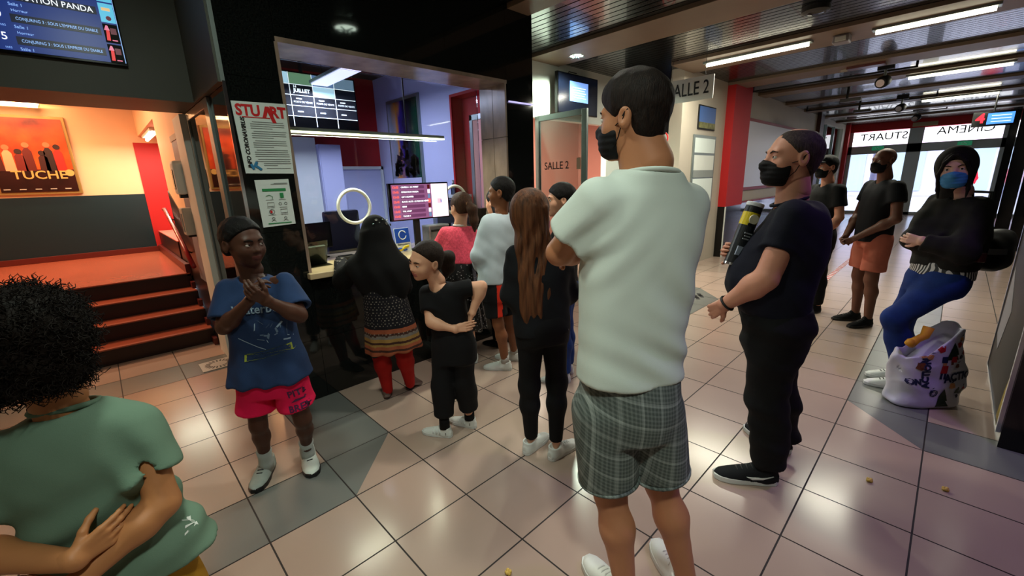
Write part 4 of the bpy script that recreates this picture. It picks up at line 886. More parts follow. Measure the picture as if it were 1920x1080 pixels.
# --- shoe: ground point under the ankle, toe azimuth, length
def shoe(parent, g, az, L, mats, heel_up=0., lace=None, stripe=None, low=True, name='shoe', wd=1., h=.006, tick=None, straps=None):
    a = math.radians(az); F = A3(math.cos(a), math.sin(a), 0); S = A3(math.sin(a), -math.cos(a), 0); up = A3(0, 0, 1); g = np.asarray(g, float); k = L/.28
    if heel_up:
        p = math.radians(heel_up); F2 = math.cos(p)*F-math.sin(p)*up; up = np.cross(S, F2); piv = g+F*.13*k; g = piv-F2*.13*k; F = F2
    fr = Fr(g, S, F); KY = A3(-.065, -.045, 0, .05, .10, .15, .19, .212); KT = [.062, .082, .090, .086, .068, .052, .041, .028]; tpf = lambda y: float(np.interp(y, KY, KT))
    def fn(P):
        q = fr.L(P)/k; y = q[:, 1]
        w = np.interp(y, KY, [.024, .034, .040, .041, .046, .045, .035, .012])*wd; tp = np.interp(y, KY, KT)
        z = q[:, 2]-.018; e = (np.abs(q[:, 0])/w)**2.4+(np.maximum(z, 0)/(tp-.018))**2.2; d = (np.sqrt(e+1e-9)-1)*np.minimum(w, tp-.018)
        d = np.maximum(np.maximum(d, -z), np.maximum(-.068-y, y-.214)); col = smax(cap(q, (0, -.006, .04), (0, -.020, .11), .043), q[:, 2]-(.112 if not low else .090)-.25*np.maximum(q[:, 1]-.0, 0), .006)
        d = smin(d, col, .018); d = smax(d, -cap(q, (0, -.018, .088), (0, -.02, .2), .030), .006)
        d = smin(d, ell(q, (0, .030, .088), (.022, .016, .026)), .012)
        return d*k
    o = sdf_obj(name, fn, *bounds([fr.W(x*k, y*k, z*k) for x in (-.06, .06) for y in (-.09, .23) for z in (-.01, .13)], .0), h*max(k, .8), mats[0], parent)
    pts = [(w, y) for y, w in ((-.070, .014), (-.055, .030), (0, .038), (.05, .040), (.10, .047), (.15, .047), (.19, .037), (.214, .018))]
    out = [(w*wd, y) for w, y in pts]+[(-w*wd, y) for w, y in pts[::-1]]
    MB().prism([fr.W(x*k, y*k, .001) for x, y in out], Vector(fr.u*.026*k)).build('sole', mats[1], o, bevel=.004*k)
    if lace is not None:
        mb = MB()
        for i in range(4):
            y = .052+.021*i; z = tpf(y); mb.tube([fr.W(-.026*k, (y-.008)*k, (z-.014)*k), fr.W(-.012*k, y*k, (z-.001)*k), fr.W(.012*k, y*k, (z-.001)*k), fr.W(.026*k, (y-.008)*k, (z-.014)*k)], .0042*k, 6)
        mb.build('laces', lace, o, smooth=True)
    if straps is not None:
        mb = MB()
        for y in (.035, .065, .095): mb.tube([fr.W(-.043*k, (y-.01)*k, .036*k), fr.W(-.032*k, y*k, (tpf(y)-.018)*k), fr.W(.0, y*k, (tpf(y)-.002)*k), fr.W(.032*k, y*k, (tpf(y)-.018)*k), fr.W(.043*k, (y-.01)*k, .036*k)], .008*k, 6)
        mb.build('strap', straps, o, smooth=True)
    if stripe is not None:
        for sx in (-1, 1): MB().obox(fr.W(sx*.0385*k, -.01*k, .045*k), fr.r*.003*k, fr.f*.022*k, fr.u*.012*k).build('side_patch', stripe, o)
    if tick is not None:
        for sx in (-1, 1):
            T_ = [(-.035, .062), (.01, .040), (.055, .034), (.080, .046), (.055, .044), (.015, .048)]
            MB().prism([fr.W(sx*(.0405+.02*max(0, y)*.4)*k, y*k, z*k) for y, z in T_], Vector(fr.r*sx*.006*k)).build('side_emblem', tick, o)
    return o

def decal(s, c, right, up, size, mat, parent, bvh, name='printed_lettering', bold=.0, sx=1., depth=.3, off=.003, curve=0.):
    # lettering laid onto a garment: flat text projected along -(right x up)
    d = bpy.data.curves.new(name, 'FONT'); d.body = s; d.size = size; d.align_x = 'CENTER'; d.align_y = 'CENTER'; d.offset = bold; d.resolution_u = 2
    t = bpy.data.objects.new(name, d); me = bpy.data.meshes.new_from_object(t); bpy.data.objects.remove(t)
    V = [v.co.copy() for v in me.vertices]; return project(me, [Vector((v.x*sx, v.y+curve*v.x*v.x)) for v in V], c, right, up, mat, parent, bvh, name, depth, off)
def shape_decal(pts, c, right, up, mat, parent, bvh, name='print', depth=.3, off=.003, sub=3):
    me = bpy.data.meshes.new(name); bm = bmesh.new(); vs = [bm.verts.new((x, y, 0)) for x, y in pts]; bm.faces.new(vs)
    bmesh.ops.triangulate(bm, faces=bm.faces)
    for _ in range(sub): bmesh.ops.subdivide_edges(bm, edges=[e for e in bm.edges if e.calc_length() > .02], cuts=1)
    bm.to_mesh(me); bm.free(); return project(me, [Vector((v.co.x, v.co.y)) for v in me.vertices], c, right, up, mat, parent, bvh, name, depth, off)
def project(me, V, c, right, up, mat, parent, bvh, name, depth, off):
    r = Vector(right).normalized(); u = Vector(up); u = (u-r*u.dot(r)).normalized(); n = r.cross(u); c = Vector(c)
    for v, q in zip(me.vertices, V):
        p = c+r*q.x+u*q.y; hit = bvh.ray_cast(p+n*depth*.5, -n, depth)
        h2 = hit if hit[0] is not None else bvh.find_nearest(p); v.co = h2[0]+(n if hit[0] is not None else h2[1])*off
    me.materials.clear(); me.materials.append(mat); shift(me, parent); o = bpy.data.objects.new(name, me); C.objects.link(o); o.parent = parent; return o
def bvh_of(o):
    off = Vector((0, 0, 0)); p = o
    while p is not None: off += p.location; p = p.parent
    me = o.data; return BVHTree.FromPolygons([v.co+off for v in me.vertices], [tuple(p.vertices) for p in me.polygons])

# --- fabrics, skin, hair
def fab(name, col, var=.08, rough=.85, bump=.25, **k): return M(name, col, rough, var=var, vscale=k.pop('vscale', 14), bump=bump, bscale=k.pop('bscale', 420), spec=.25, **k)
def skin(name, col): return M('skin_'+name, col, .5, var=.06, vscale=9, spec=.35)
def hairm(name, col, **k): return M('hair_'+name, col, .62, var=.6, vscale=k.get('vscale', 150), bump=.9, bscale=k.get('bscale', 420), spec=.22, stretch=k.get('stretch', (1, 1, .10)))

class Pz:
    # one person: joints in world metres, azimuth of the body (degrees from +X)
    def __init__(s, label, J, az, skin_m, group=None, k=1.):
        s.J = {a: np.array(b, float) for a, b in J.items()}; s.az = az; s.skin = skin_m; s.k = k
        p = s.J['pe']; s.root = thing('person', label, 'person', (float(p[0]), float(p[1]), 0), group)
        a = math.radians(az); s.f = A3(math.cos(a), math.sin(a), 0); s.r = A3(math.sin(a), -math.cos(a), 0); s.parts = []
        s.us = nrm(s.J['shR']-s.J['shL']) if 'shR' in s.J and 'shL' in s.J else s.r
    def __getitem__(s, n): return s.J[n]
    def body(s, hf, hs=1., fem=0., kid=0., torso=None, arm=(.050, .040, .027), leg=(.075, .055, .052, .034), hands=(), h=.011, lips=None, legs=True, arms=True, neck=.052, extra=None, armb=1.):
        J = s.J; k = s.k
        def fn(P):
            d = loft(P, torso, 2.1) if torso else None
            if d is None:
                d = cap(P, J['pe'], J['ch'], .078*k, .085*k)
            d = smin(d, cap(P, J['shL'], J['shR'], .042*k), .05)
            if arms:
                for q in 'LR':
                    if 'el'+q not in J: continue
                    a, b, c = J['sh'+q], J['el'+q], J['wr'+q]; fb = b+(c-b)*.28
                    d = smin(d, chain(P, [a, b], [arm[0], arm[1]*armb], .02), .03); d = smin(d, chain(P, [b, fb, c], [arm[1]*.95*armb, arm[1]*1.02*armb, arm[2]], .03), .018)
            if legs:
                for q in 'LR':
                    a, b, c = J['hp'+q], J['kn'+q], J['an'+q]; cf = b+(c-b)*.32-s.f*.012*k
                    d = smin(d, chain(P, [a, b], [leg[0], leg[1]], .03), .04*k); d = smin(d, chain(P, [b, cf, c], [leg[1]*.93, leg[2]*.94, leg[3]], .035*k), .03*k)
                    d = smin(d, cap(P, c, c+A3(0, 0, -.03*k), leg[3]*.85, leg[3]*.85), .01)
            d = smin(d, cap(P, J['nk']+A3(0, 0, -.05*k), hf.W(0, -.016*hs, -.045*hs), neck*1.12, neck), .035)
            return d if extra is None else smin(d, extra(P), .02)
        pts = [v for n, v in J.items() if n not in ('hd',)]
        V, Q = mesh_sdf(fn, *bounds(pts, .17*k), h); s.parts.append((relax(V, Q, 1), Q))
        def hfn(P): return smin(head_sdf(hf.L(P), hs, fem, kid), cap(P, J['nk']+A3(0, 0, .02*k), hf.W(0, -.016*hs, -.045*hs), neck*1.1, neck), .02)
        V, Q = mesh_sdf(hfn, *bounds([hf.W(x*hs, y*hs, z*hs) for x in (-.1, .1) for y in (-.13, .14) for z in (-.15, .14)]+[J['nk']], .0), .0042*hs); nh = len(V)
        s.parts.append((V, Q))
        for hd in hands: s.parts.append(hand_mesh(**hd))
        lm = lips or s.skin
        def mf(Cc):
            L = hf.L(Cc)/hs; return ((np.abs(L[:, 0]) < .024) & (L[:, 1] > .080) & (L[:, 2] < -.050) & (L[:, 2] > -.072)).astype(int)
        s.b = np_obj('body', s.parts, [s.skin, lm], s.root, mf); return s.b
def stations(*rows): return list(rows)
# ------------------------------------------------------------------ garments
def top(pz, name, mat, st, r=(.075, .075, .05), frac=.55, long=False, nr=.062, k=.045, amp=.004, nf=(16, 16, 24), h=.0095, p=2.3, extra=None, matfn=None, seed=1, neck=True, sides='LR', ncut=None):
    J = pz.J
    def fn(P):
        d = loft(P, st, p)
        for q in sides:
            if 'el'+q not in J: continue
            a, b, c = J['sh'+q], J['el'+q], J['wr'+q]
            if long:
                s = chain(P, [a, b, c], [r[0], r[1], r[2]], .03); s = smax(s, (P-c)@nrm(c-b), .006)
            else:
                e = a+(b-a)*frac; dv = nrm(b-a); s = smax(cap(P, a, e+dv*.03, r[0], r[1]), (P-e)@dv, .006); s = smax(s, -cap(P, e-dv*.012, e+dv*.1, r[1]*.58), .006)
            d = smin(d, s, k)
        if extra is not None: d = extra(P, d)
        d = d+amp*noise(P, nf, seed)+amp*.5*noise(P, np.array(nf)*2.3, seed+3)
        if neck: d = smax(d, -cap(P, J['nk']+A3(0, 0, -.012)+pz.f*.012, J['nk']+A3(0, 0, .2)+pz.f*.03, nr), .008)
        return d
    pts = [s[0] for s in st]+[J[n] for n in ('shL', 'shR', 'elL', 'elR', 'wrL', 'wrR', 'nk') if n in J]
    w = max(s[2] for s in st)
    return sdf_obj(name, fn, *bounds(pts, max(.14, w*.9)), h, mat, pz.root, matfn)
def bottoms(pz, name, mat, pel, r=(.10, .075, .055), frac=None, endup=.0, k=.05, amp=.004, nf=(14, 14, 22), h=.01, matfn=None, seed=2, hollow=True, topz=None, extra=None):
    # pel: pelvis stations; frac < 1 gives shorts that end on the thigh
    J = pz.J
    def fn(P):
        d = loft(P, pel, 2.3); lg = None
        for q in 'LR':
            a, b, c = J['hp'+q], J['kn'+q], J['an'+q]
            if frac is not None:
                e = a+(b-a)*frac; dv = nrm(b-a); s = smax(cap(P, a, e+dv*.04, r[0], r[1]), (P-e)@dv, .006)
                if hollow: s = smax(s, -cap(P, e-dv*.02, e+dv*.12, r[1]*.72), .006)
            else:
                e = b+(c-b)*(1-endup); dv = nrm(c-b); cf = b+(e-b)*.34-pz.f*.012*pz.k; s = smax(chain(P, [a, b, cf, e+dv*.03], [r[0], r[1], r[1]*.64+r[2]*.36+(.004 if r[2] < r[1]*.85 else 0), r[2]], .04), (P-e)@dv, .006)
            lg = s if lg is None else smin(lg, s, .010)
        d = smin(d, lg, k*pz.k if frac is None else .018)
        if extra is not None: d = extra(P, d)
        return d+amp*noise(P, nf, seed)+amp*.6*noise(P, np.array(nf)*2.1, seed+2)
    pts = [s[0] for s in pel]+[J[n+q] for n in ('hp', 'kn', 'an') for q in 'LR']
    return sdf_obj(name, fn, *bounds(pts, .17), h, mat, pz.root, matfn)
def belt_ring(fr_c, r, f, w, d, th, name, mat, parent, up=A3(0, 0, 1), n=36):
    pts = [fr_c+r*(w*math.cos(a))+f*(d*math.sin(a)) for a in np.linspace(0, 2*PI, n+1)[:-1]]
    return MB().tube(pts, th, 8, closed=True).build(name, mat, parent, smooth=True)
UPZ = A3(0, 0, 1)
m_dark = skin('dark_brown', '#4a2b1e'); m_light = skin('light', '#d9a283'); m_tan = skin('tan', '#b57b58'); m_pale = skin('pale', '#dcab93'); m_ruddy = skin('ruddy', '#c98d74')
lip_l = M('lip_rose', '#b0605a', .4); lip_d = M('lip_brown', '#5e2f2a', .35)
m_blackmask = fab('black_mask_cloth', '#0e0e10', .1, .7)
m_rubw = M('white_rubber', '#cfd2d0', .5); m_rubb = M('black_rubber', '#121214', .5); m_lthw = M('white_leather', '#d6dad6', .4, var=.04, vscale=12)

# ------------------------------------------------------------------ 1: tall man in a white tee, arms crossed, back to the camera
def man_white_tee():
    J = dict(hd=(1.164, .685, 1.702), nk=(1.181, .640, 1.560), ch=(1.190, .655, 1.40), wa=(1.170, .660, 1.10), pe=(1.165, .662, .86), shL=(1.040, .715, 1.478), shR=(1.318, .580, 1.452),
             elL=(1.030, .850, 1.315), elR=(1.405, .700, 1.20), wrL=(1.30, .90, 1.29), wrR=(1.17, .93, 1.30), hpL=(1.090, .714, .79), hpR=(1.240, .612, .77), knL=(1.112, .690, .46), knR=(1.285, .588, .455),
             anL=(1.100, .605, .095), anR=(1.315, .480, .085))
    z = Pz('tall person in a white tee and grey checked shorts, seen from behind', J, 68, m_tan); J = z.J
    hf = face_frame(z['hd'], 96, 0, 0); hs = .97; r = z.us; f = np.cross(UPZ, r)
    z.body(hf, hs, arm=(.052, .042, .028), leg=(.080, .055, .060, .036), neck=.064, lips=lip_l,
           hands=[dict(w=z['wrL'], fore=nrm(z['wrL']-z['elL']), d=(.9, -.1, .25), n=(0, -1, .1), tsign=1, curl=.35), dict(w=z['wrR'], fore=nrm(z['wrR']-z['elR']), d=(-.9, -.1, .15), n=(.1, -1, 0), tsign=-1, curl=.35)])
    eyes(hf, hs, z.b)
    tee = M('white_mint_jersey', '#cbd6cd', .9, var=.03, vscale=5, bump=.12, bscale=500, spec=.2)
    st = [((1.168, .662, .905), r, .186, .115, .120), ((1.170, .662, 1.02), r, .182, .115, .112), ((1.180, .658, 1.20), r, .186, .125, .115), ((1.190, .652, 1.36), r, .192, .125, .122), ((1.186, .644, 1.47), r, .165, .09, .105), ((1.184, .643, 1.52), r, .125, .080, .096), ((1.182, .642, 1.562), r, .098, .074, .088)]
    def folds(P, d):
        q = P-A3(1.17, .66, 1.0); x = q@r; zz = q[:, 2]
        d = d+.0065*np.sin(zz*62+x*22+2*np.sin(x*9))*np.exp(-((zz+.0)/.11)**2)*(.5+.5*np.tanh((x+.1)*9))
        d = d+.0075*np.sin((zz*.8+x*.75)*44)*np.exp(-((zz-.16)/.16)**2-((x-.10)/.14)**2)
        q2 = P-A3(1.05, .72, 1.36); return d+.008*np.sin((q2@r*.8-q2[:, 2]*.7)*75)*np.exp(-(np.linalg.norm(q2, axis=1)/.11)**2)
    t = top(z, 'tee', tee, st, r=(.068, .084), frac=.66, nr=.076, amp=.003, nf=(11, 11, 13), h=.0072, extra=folds, p=2.4)
    MB().tube([z['nk']+A3(0, 0, -.016)-f*.004+r*(.087*math.cos(a))+f*(.079*math.sin(a))+UPZ*(.016*-math.sin(a)) for a in np.linspace(0, 2*PI, 33)[:-1]], .0075, 8, closed=True).build('collar', tee, t, smooth=True)
    # grey Prince-of-Wales style check
    chk = bpy.data.materials.new('grey_check_cloth'); chk.use_nodes = True; nt = chk.node_tree; b = nt.nodes['Principled BSDF']; b.inputs['Roughness'].default_value = .85; b.inputs['Specular IOR Level'].default_value = .2
    tc = nt.nodes.new('ShaderNodeTexCoord'); acc = None
    for rot, sc_, wd in ((0, 15, .05), (PI/2, 15, .05), (0, 80, .42), (PI/2, 80, .42)):
        mp = nt.nodes.new('ShaderNodeMapping'); mp.inputs['Rotation'].default_value = (0, rot, math.radians(25)); w_ = nt.nodes.new('ShaderNodeTexWave'); w_.inputs['Scale'].default_value = sc_/6.28*2; w_.bands_direction = 'X'; w_.inputs['Distortion'].default_value = .4
        g_ = nt.nodes.new('ShaderNodeMath'); g_.operation = 'GREATER_THAN'; g_.inputs[1].default_value = 1-wd; k_ = nt.nodes.new('ShaderNodeMath'); k_.operation = 'MULTIPLY'; k_.inputs[1].default_value = .20 if sc_ < 20 else .10
        nt.links.new(tc.outputs['Object'], mp.inputs[0]); nt.links.new(mp.outputs[0], w_.inputs['Vector']); nt.links.new(w_.outputs['Fac'], g_.inputs[0]); nt.links.new(g_.outputs[0], k_.inputs[0])
        if acc is None: acc = k_
        else:
            a_ = nt.nodes.new('ShaderNodeMath'); nt.links.new(acc.outputs[0], a_.inputs[0]); nt.links.new(k_.outputs[0], a_.inputs[1]); acc = a_
    mx = nt.nodes.new('ShaderNodeMix'); mx.data_type = 'RGBA'; mx.inputs['A'].default_value = (*lin('#4d5551'), 1); mx.inputs['B'].default_value = (*lin('#b9c2bc'), 1); nt.links.new(acc.outputs[0], mx.inputs['Factor']); nt.links.new(mx.outputs['Result'], b.inputs['Base Color'])
    rh = nrm(z['hpR']-z['hpL'])
    pel = [((1.166, .662, .70), rh, .150, .11, .125), ((1.166, .662, .80), rh, .172, .115, .135), ((1.167, .662, .93), rh, .168, .11, .11)]
    s = bottoms(z, 'shorts', chk, pel, r=(.106, .104), frac=.80, h=.0085, amp=.0035, nf=(13, 13, 9))
    for q in 'LR':
        a, b_ = z['hp'+q], z['kn'+q]; e = a+(b_-a)*.79; dv = nrm(b_-a); u_ = nrm(np.cross(dv, f)); v_ = np.cross(dv, u_)
        MB().tube([e+u_*.103*math.cos(t_)+v_*.103*math.sin(t_) for t_ in np.linspace(0, 2*PI, 31)[:-1]], .006, 6, closed=True).build('turn_up', chk, s, smooth=True)
    hm = hairm('dark_brown', '#1c120d')
    def hfn(P):
        L = hf.L(P); q = L/hs; d = hair_cap(L, hs, .006, -.020, -.068, (0, 0, .006), .002, 120)
        crown = ell(q, (0, -.002, .066), (.078, .098, .074))*hs+.0035*noise(P, (90, 90, 60), 4)-.003*noise(P, 45, 9)
        crown = smax(crown, -((-.55*q[:, 1]+.8*q[:, 2])-(-.004))*hs, .01); return smin(d, crown, .02)
    hb = bounds([hf.W(x*hs, y*hs, w_*hs) for x in (-.1, .1) for y in (-.14, .12) for w_ in (-.1, .15)], .01)
    sdf_obj('hair', hfn, *hb, .0045, hm, z.root); brows(hf, hs, hm, z.b)
    mask(hf, hs, z.root, m_blackmask, z.b)
    shoe(z.root, (1.112, .628, 0), 72, .29, [m_lthw, m_rubw], lace=m_rubw); shoe(z.root, (1.322, .500, 0), 52, .29, [m_lthw, m_rubw], lace=m_rubw)
man_white_tee()
# ------------------------------------------------------------------ 2: man in navy with a black mask and a snack tube
def man_navy():
    J = dict(hd=(2.283, .539, 1.598), nk=(2.302, .520, 1.435), ch=(2.318, .515, 1.27), wa=(2.268, .545, 1.00), pe=(2.283, .530, .84), shL=(2.160, .470, 1.355), shR=(2.500, .575, 1.345), elL=(2.075, .530, 1.085), elR=(2.500, .640, 1.06),
             wrL=(2.075, .690, .935), wrR=(2.300, .720, 1.155), hpL=(2.200, .490, .80), hpR=(2.395, .540, .78), knL=(2.205, .500, .46), knR=(2.440, .520, .455), anL=(2.205, .455, .09), anR=(2.545, .475, .09))
    z = Pz('heavy person in a navy tee, black trousers and mask, holding a snack tube', J, 112, m_ruddy, k=1.15); J = z.J
    hf = face_frame(z['hd'], 128, 4, 0); hs = 1.08; r = nrm(A3(.93, .37, 0)); f = np.cross(UPZ, r)
    can_c = A3(2.225, .690, 1.245); can_u = nrm(A3(.075, -.06, .30))
    z.body(hf, hs, arm=(.060, .052, .031), leg=(.085, .06, .06, .04), neck=.061, lips=lip_l, h=.010,
           hands=[dict(w=z['wrL'], fore=nrm(z['wrL']-z['elL']), d=(.15, .75, -.6), n=(.9, -.2, .1), tsign=1, curl=.75, s=1.02, rw=.031),
                  dict(w=z['wrR'], fore=nrm(z['wrR']-z['elR']), d=(-.72, .62, .22), n=(-.55, -.72, .1), tsign=-1, curl=[.85, .9, .95, 1.0], s=1.0, rw=.030, thumb=.2)])
    eyes(hf, hs, z.b, '#3a2a20')
    nv = fab('navy_jersey', '#0a0d1c', .1)
    st = [((2.275, .535, .875), r, .190, .150, .165), ((2.268, .545, .98), r, .198, .205, .160), ((2.285, .535, 1.10), r, .205, .205, .165), ((2.315, .510, 1.25), r, .215, .155, .155), ((2.325, .505, 1.36), r, .190, .10, .125), ((2.322, .503, 1.415), r, .095, .075, .09)]
    t = top(z, 'tee', nv, st, r=(.070, .078), frac=.55, nr=.074, amp=.0065, h=.0085)
    MB().tube([z['nk']+A3(0, 0, -.012)+f*.012+r*(.078*math.cos(a))+f*(.070*math.sin(a))-UPZ*(.020*math.sin(a))-UPZ*.012 for a in np.linspace(0, 2*PI, 33)[:-1]], .007, 8, closed=True).build('collar', nv, t, smooth=True)
    pel = [((2.290, .525, .70), r, .165, .125, .15), ((2.283, .528, .80), r, .185, .14, .175), ((2.28, .53, .93), r, .188, .15, .155)]
    blk = fab('black_denim', '#0b0b0d', .15)
    s = bottoms(z, 'trousers', blk, pel, r=(.120, .088, .082), endup=.02, h=.0095, amp=.010, nf=(13, 13, 30))
    hm = hairm('grey_brown', '#3a302b')
    def hfn(P):
        L = hf.L(P); return smax(hair_cap(L, hs, .004, .004, -.085, (0, -.004, -.003), .0008, 150), (L[:, 2]-.113*hs), .01)
    sdf_obj('hair', hfn, *bounds([hf.W(x*hs, y*hs, w_*hs) for x in (-.1, .1) for y in (-.14, .12) for w_ in (-.11, .14)], .01), .005, hm, z.root); brows(hf, hs, hm, z.b)
    mask(hf, hs, z.root, m_blackmask, z.b)
    wb_ = z['wrL']-nrm(z['wrL']-z['elL'])*.012; belt_ring(wb_, nrm(np.cross(nrm(z['wrL']-z['elL']), UPZ)), nrm(np.cross(nrm(z['wrL']-z['elL']), nrm(np.cross(nrm(z['wrL']-z['elL']), UPZ)))), .036, .036, .006, 'wristband', m_black, z.root)
    snk = [fab('black_mesh_shoe', '#14161a', .2), m_rubw]
    shoe(z.root, (2.190, .470, 0), 123, .30, snk, tick=m_rubw, lace=m_rubb, wd=1.05); shoe(z.root, (2.560, .490, 0), 66, .29, snk, tick=m_rubw, lace=m_rubb, wd=1.05)
    # snack tube held in the right hand
    c = thing('snack_tube', 'black and yellow snack tube held upright against the navy tee', 'snack tube', tuple(float(v) for v in can_c))
    k = can_u; q0 = can_c-k*.145
    MB().lathe(q0, [(.0365, 0), (.038, .003), (.038, .29), (.0365, .293)], 32, axis=k).build('tube', M('snack_black', '#23262a', .3), c, smooth=False)
    MB().lathe(q0, [(.0385, .20), (.0386, .20), (.0386, .262), (.0385, .262)], 32, axis=k).build('yellow_label', M('snack_yellow', '#d8c21c', .35), c)
    MB().lathe(q0+k*.293, [(.039, 0), (.0395, .003), (.0395, .014), (.037, .018)], 32, axis=k).build('lid', M('lid_white', '#cfd4d8', .3), c)
    MB().lathe(q0, [(.0392, 0), (.0392, .012)], 32, axis=k).build('base_rim', m_chrome, c)
    nf = nrm(A3(-.69, -.72, 0)); nf = nrm(nf-k*(nf@k)); sx_ = np.cross(k, nf)
    MB().lathe(q0+k*.232+nf*.036, [(.024, 0), (.022, .004)], 20, axis=nf).build('round_emblem', M('snack_cream', '#d9d4b8', .4), c)
    MB().obox(q0+k*.205+nf*.038, sx_*.020, nf*.002, k*.006).build('emblem_band', m_black, c)
    MB().obox(q0+k*.075+nf*.036-sx_*.008, sx_*.016, nf*.004, k*.022).build('info_panel', M('snack_info', '#9aa5b8', .4), c)
    for i in range(3): MB().obox(q0+k*(.135+.014*i)+nf*.037, sx_*(.018-.004*(i % 2)), nf*.003, k*.003).build('print_line', M('snack_grey', '#8a9094', .4), c)
man_navy()

# ------------------------------------------------------------------ 3: boy in a blue tee and pink shorts, hands clasped
def boy_blue():
    J = dict(hd=(.466, 2.296, 1.293), nk=(.484, 2.307, 1.150), ch=(.482, 2.290, 1.02), wa=(.478, 2.288, .80), pe=(.476, 2.287, .63), shR=(.378, 2.366, 1.082), shL=(.590, 2.205, 1.100), elR=(.325, 2.300, .915), elL=(.600, 2.090, .950),
             wrR=(.410, 2.110, 1.060), wrL=(.470, 2.065, 1.055), hpR=(.413, 2.345, .60), hpL=(.543, 2.235, .60), knR=(.395, 2.370, .335), knL=(.575, 2.240, .345), anR=(.405, 2.420, .085), anL=(.598, 2.345, .085))
    z = Pz('child in a printed blue tee and pink shorts, hands clasped at the chest', J, 236, m_dark, k=0.72); J = z.J
    hf = face_frame(z['hd'], 291, -2, 0); hs = .985; r = nrm(A3(-.795, .607, 0)); f = np.cross(UPZ, r)
    z.body(hf, hs, arm=(.040, .034, .023), leg=(.060, .043, .043, .024), neck=.044, lips=lip_d, kid=1.,
           hands=[dict(w=z['wrR'], fore=nrm(z['wrR']-z['elR']), d=(.33, -.30, .75), n=(.55, .1, -.35), tsign=1, curl=.75, s=.86, rw=.023, thumb=.3),
                  dict(w=z['wrL'], fore=nrm(z['wrL']-z['elL']), d=(-.62, -.18, .55), n=(.35, .75, .2), tsign=-1, curl=.62, s=.88, rw=.023, thumb=.6)])
    eyes(hf, hs, z.b, '#160c08', look=-.35)
    bl = fab('blue_jersey', '#22375c', .10)
    st = [((.482, 2.285, .600), r, .205, .130, .125), ((.480, 2.287, .74), r, .172, .115, .110), ((.480, 2.290, .90), r, .150, .105, .10), ((.482, 2.294, 1.02), r, .142, .095, .095), ((.484, 2.303, 1.09), r, .120, .07, .08), ((.484, 2.306, 1.135), r, .066, .05, .058)]
    def drape(P, d):
        q = P-A3(.48, .0, .6); return d+.006*np.sin((P-A3(.48, 2.29, .7))@r*58+1.5*q[:, 2])*np.exp(-(q[:, 2]/.17)**2)
    t = top(z, 'tee', bl, st, r=(.046, .080), frac=.80, nr=.058, amp=.006, h=.0075, extra=drape)
    bv = bvh_of(t); pr = M('print_pale_blue', '#8fa6bd', .7); pg = M('print_lime', '#9aa83a', .7); fr_r = -r  # reads left to right for the viewer
    vr = nrm(A3(.77, -.63, 0)); C0 = A3(.47, 2.19, .86)
    decal('Waterborne', C0+UPZ*.135+vr*.01, vr, (0, 0, 1), .058, pr, t, bv, bold=.001, sx=.9)
    decal('UNITED STATES', C0-UPZ*.075+vr*.015, vr+UPZ*.16, (0, 0, 1), .0225, bl, t, bv, off=.006, bold=.0008)
    shape_decal([(-.12, -.026), (.12, .012), (.125, .046), (-.115, .008)], C0-UPZ*.087+vr*.015, vr, (0, 0, 1), pg, t, bv, 'banner')
    ps_ = M('print_steel', '#5f7690', .7)
    for k in range(15):
        a = random.uniform(0, 6.28); x, y = random.uniform(-.07, .08), random.uniform(-.03, .10); l = random.uniform(.012, .035); w_ = random.uniform(.003, .008)
        shape_decal([(x, y), (x+l*math.cos(a), y+l*math.sin(a)), (x+l*math.cos(a)-w_*math.sin(a), y+l*math.sin(a)+w_), (x-w_*math.sin(a), y+w_)], C0, vr, (0, 0, 1), ps_ if k % 3 else pr, t, bv, 'figure_print', sub=1)
    for a, b in (((-.12, .0), (.0, -.06)), ((.13, .04), (.10, -.02))): shape_decal([a, b, (b[0], b[1]+.004), (a[0], a[1]+.004)], C0, vr, (0, 0, 1), pr, t, bv, 'figure_print', sub=2)
    pk = fab('pink_cotton', '#e3164f', .06)
    pel = [((.478, 2.287, .52), r, .135, .095, .10), ((.478, 2.287, .60), r, .145, .10, .105), ((.477, 2.287, .67), r, .135, .09, .095)]
    s = bottoms(z, 'shorts', pk, pel, r=(.082, .098), frac=.62, amp=.004, h=.0085)
    bs = bvh_of(s); pu = M('print_plum', '#4a1040', .7); c2 = A3(.563, 2.14, .500)
    decal('PITCH', c2+UPZ*.045, vr+UPZ*.10, (0, 0, 1), .05, pu, s, bs, bold=.0015, sx=.85); decal('BREAK', c2-UPZ*.035, vr+UPZ*.10, (0, 0, 1), .05, pu, s, bs, bold=.0015, sx=.85)
    shape_decal([(-.05, -.005), (.05, .012), (.03, .022), (0, .012), (-.03, .012)], c2, vr, (0, 0, 1), pu, s, bs, 'shark_print')
    hm = hairm('black_short_curls', '#0b0807', vscale=120)
    def hfn(P): return hair_cap(hf.L(P), hs, .009, .002, -.06, (0, 0, .002), .0025, 170)
    sdf_obj('hair', hfn, *bounds([hf.W(x*hs, y*hs, w_*hs) for x in (-.1, .1) for y in (-.14, .12) for w_ in (-.1, .15)], .01), .0045, hm, z.root); brows(hf, hs, hm, z.b)
    sk = fab('white_sock', '#a9b0aa', .05)
    for q in 'RL': MB().tube([z['an'+q]+A3(0, 0, -.05), z['an'+q]+A3(0, 0, .0), z['an'+q]+A3(0, 0, .035), z['an'+q]+(z['kn'+q]-z['an'+q])*.32], [.034, .037, .034, .038], 18).build('sock', sk, z.root, smooth=True)
    gs = [fab('grey_mesh_shoe', '#9aa39c', .15), m_rubb]
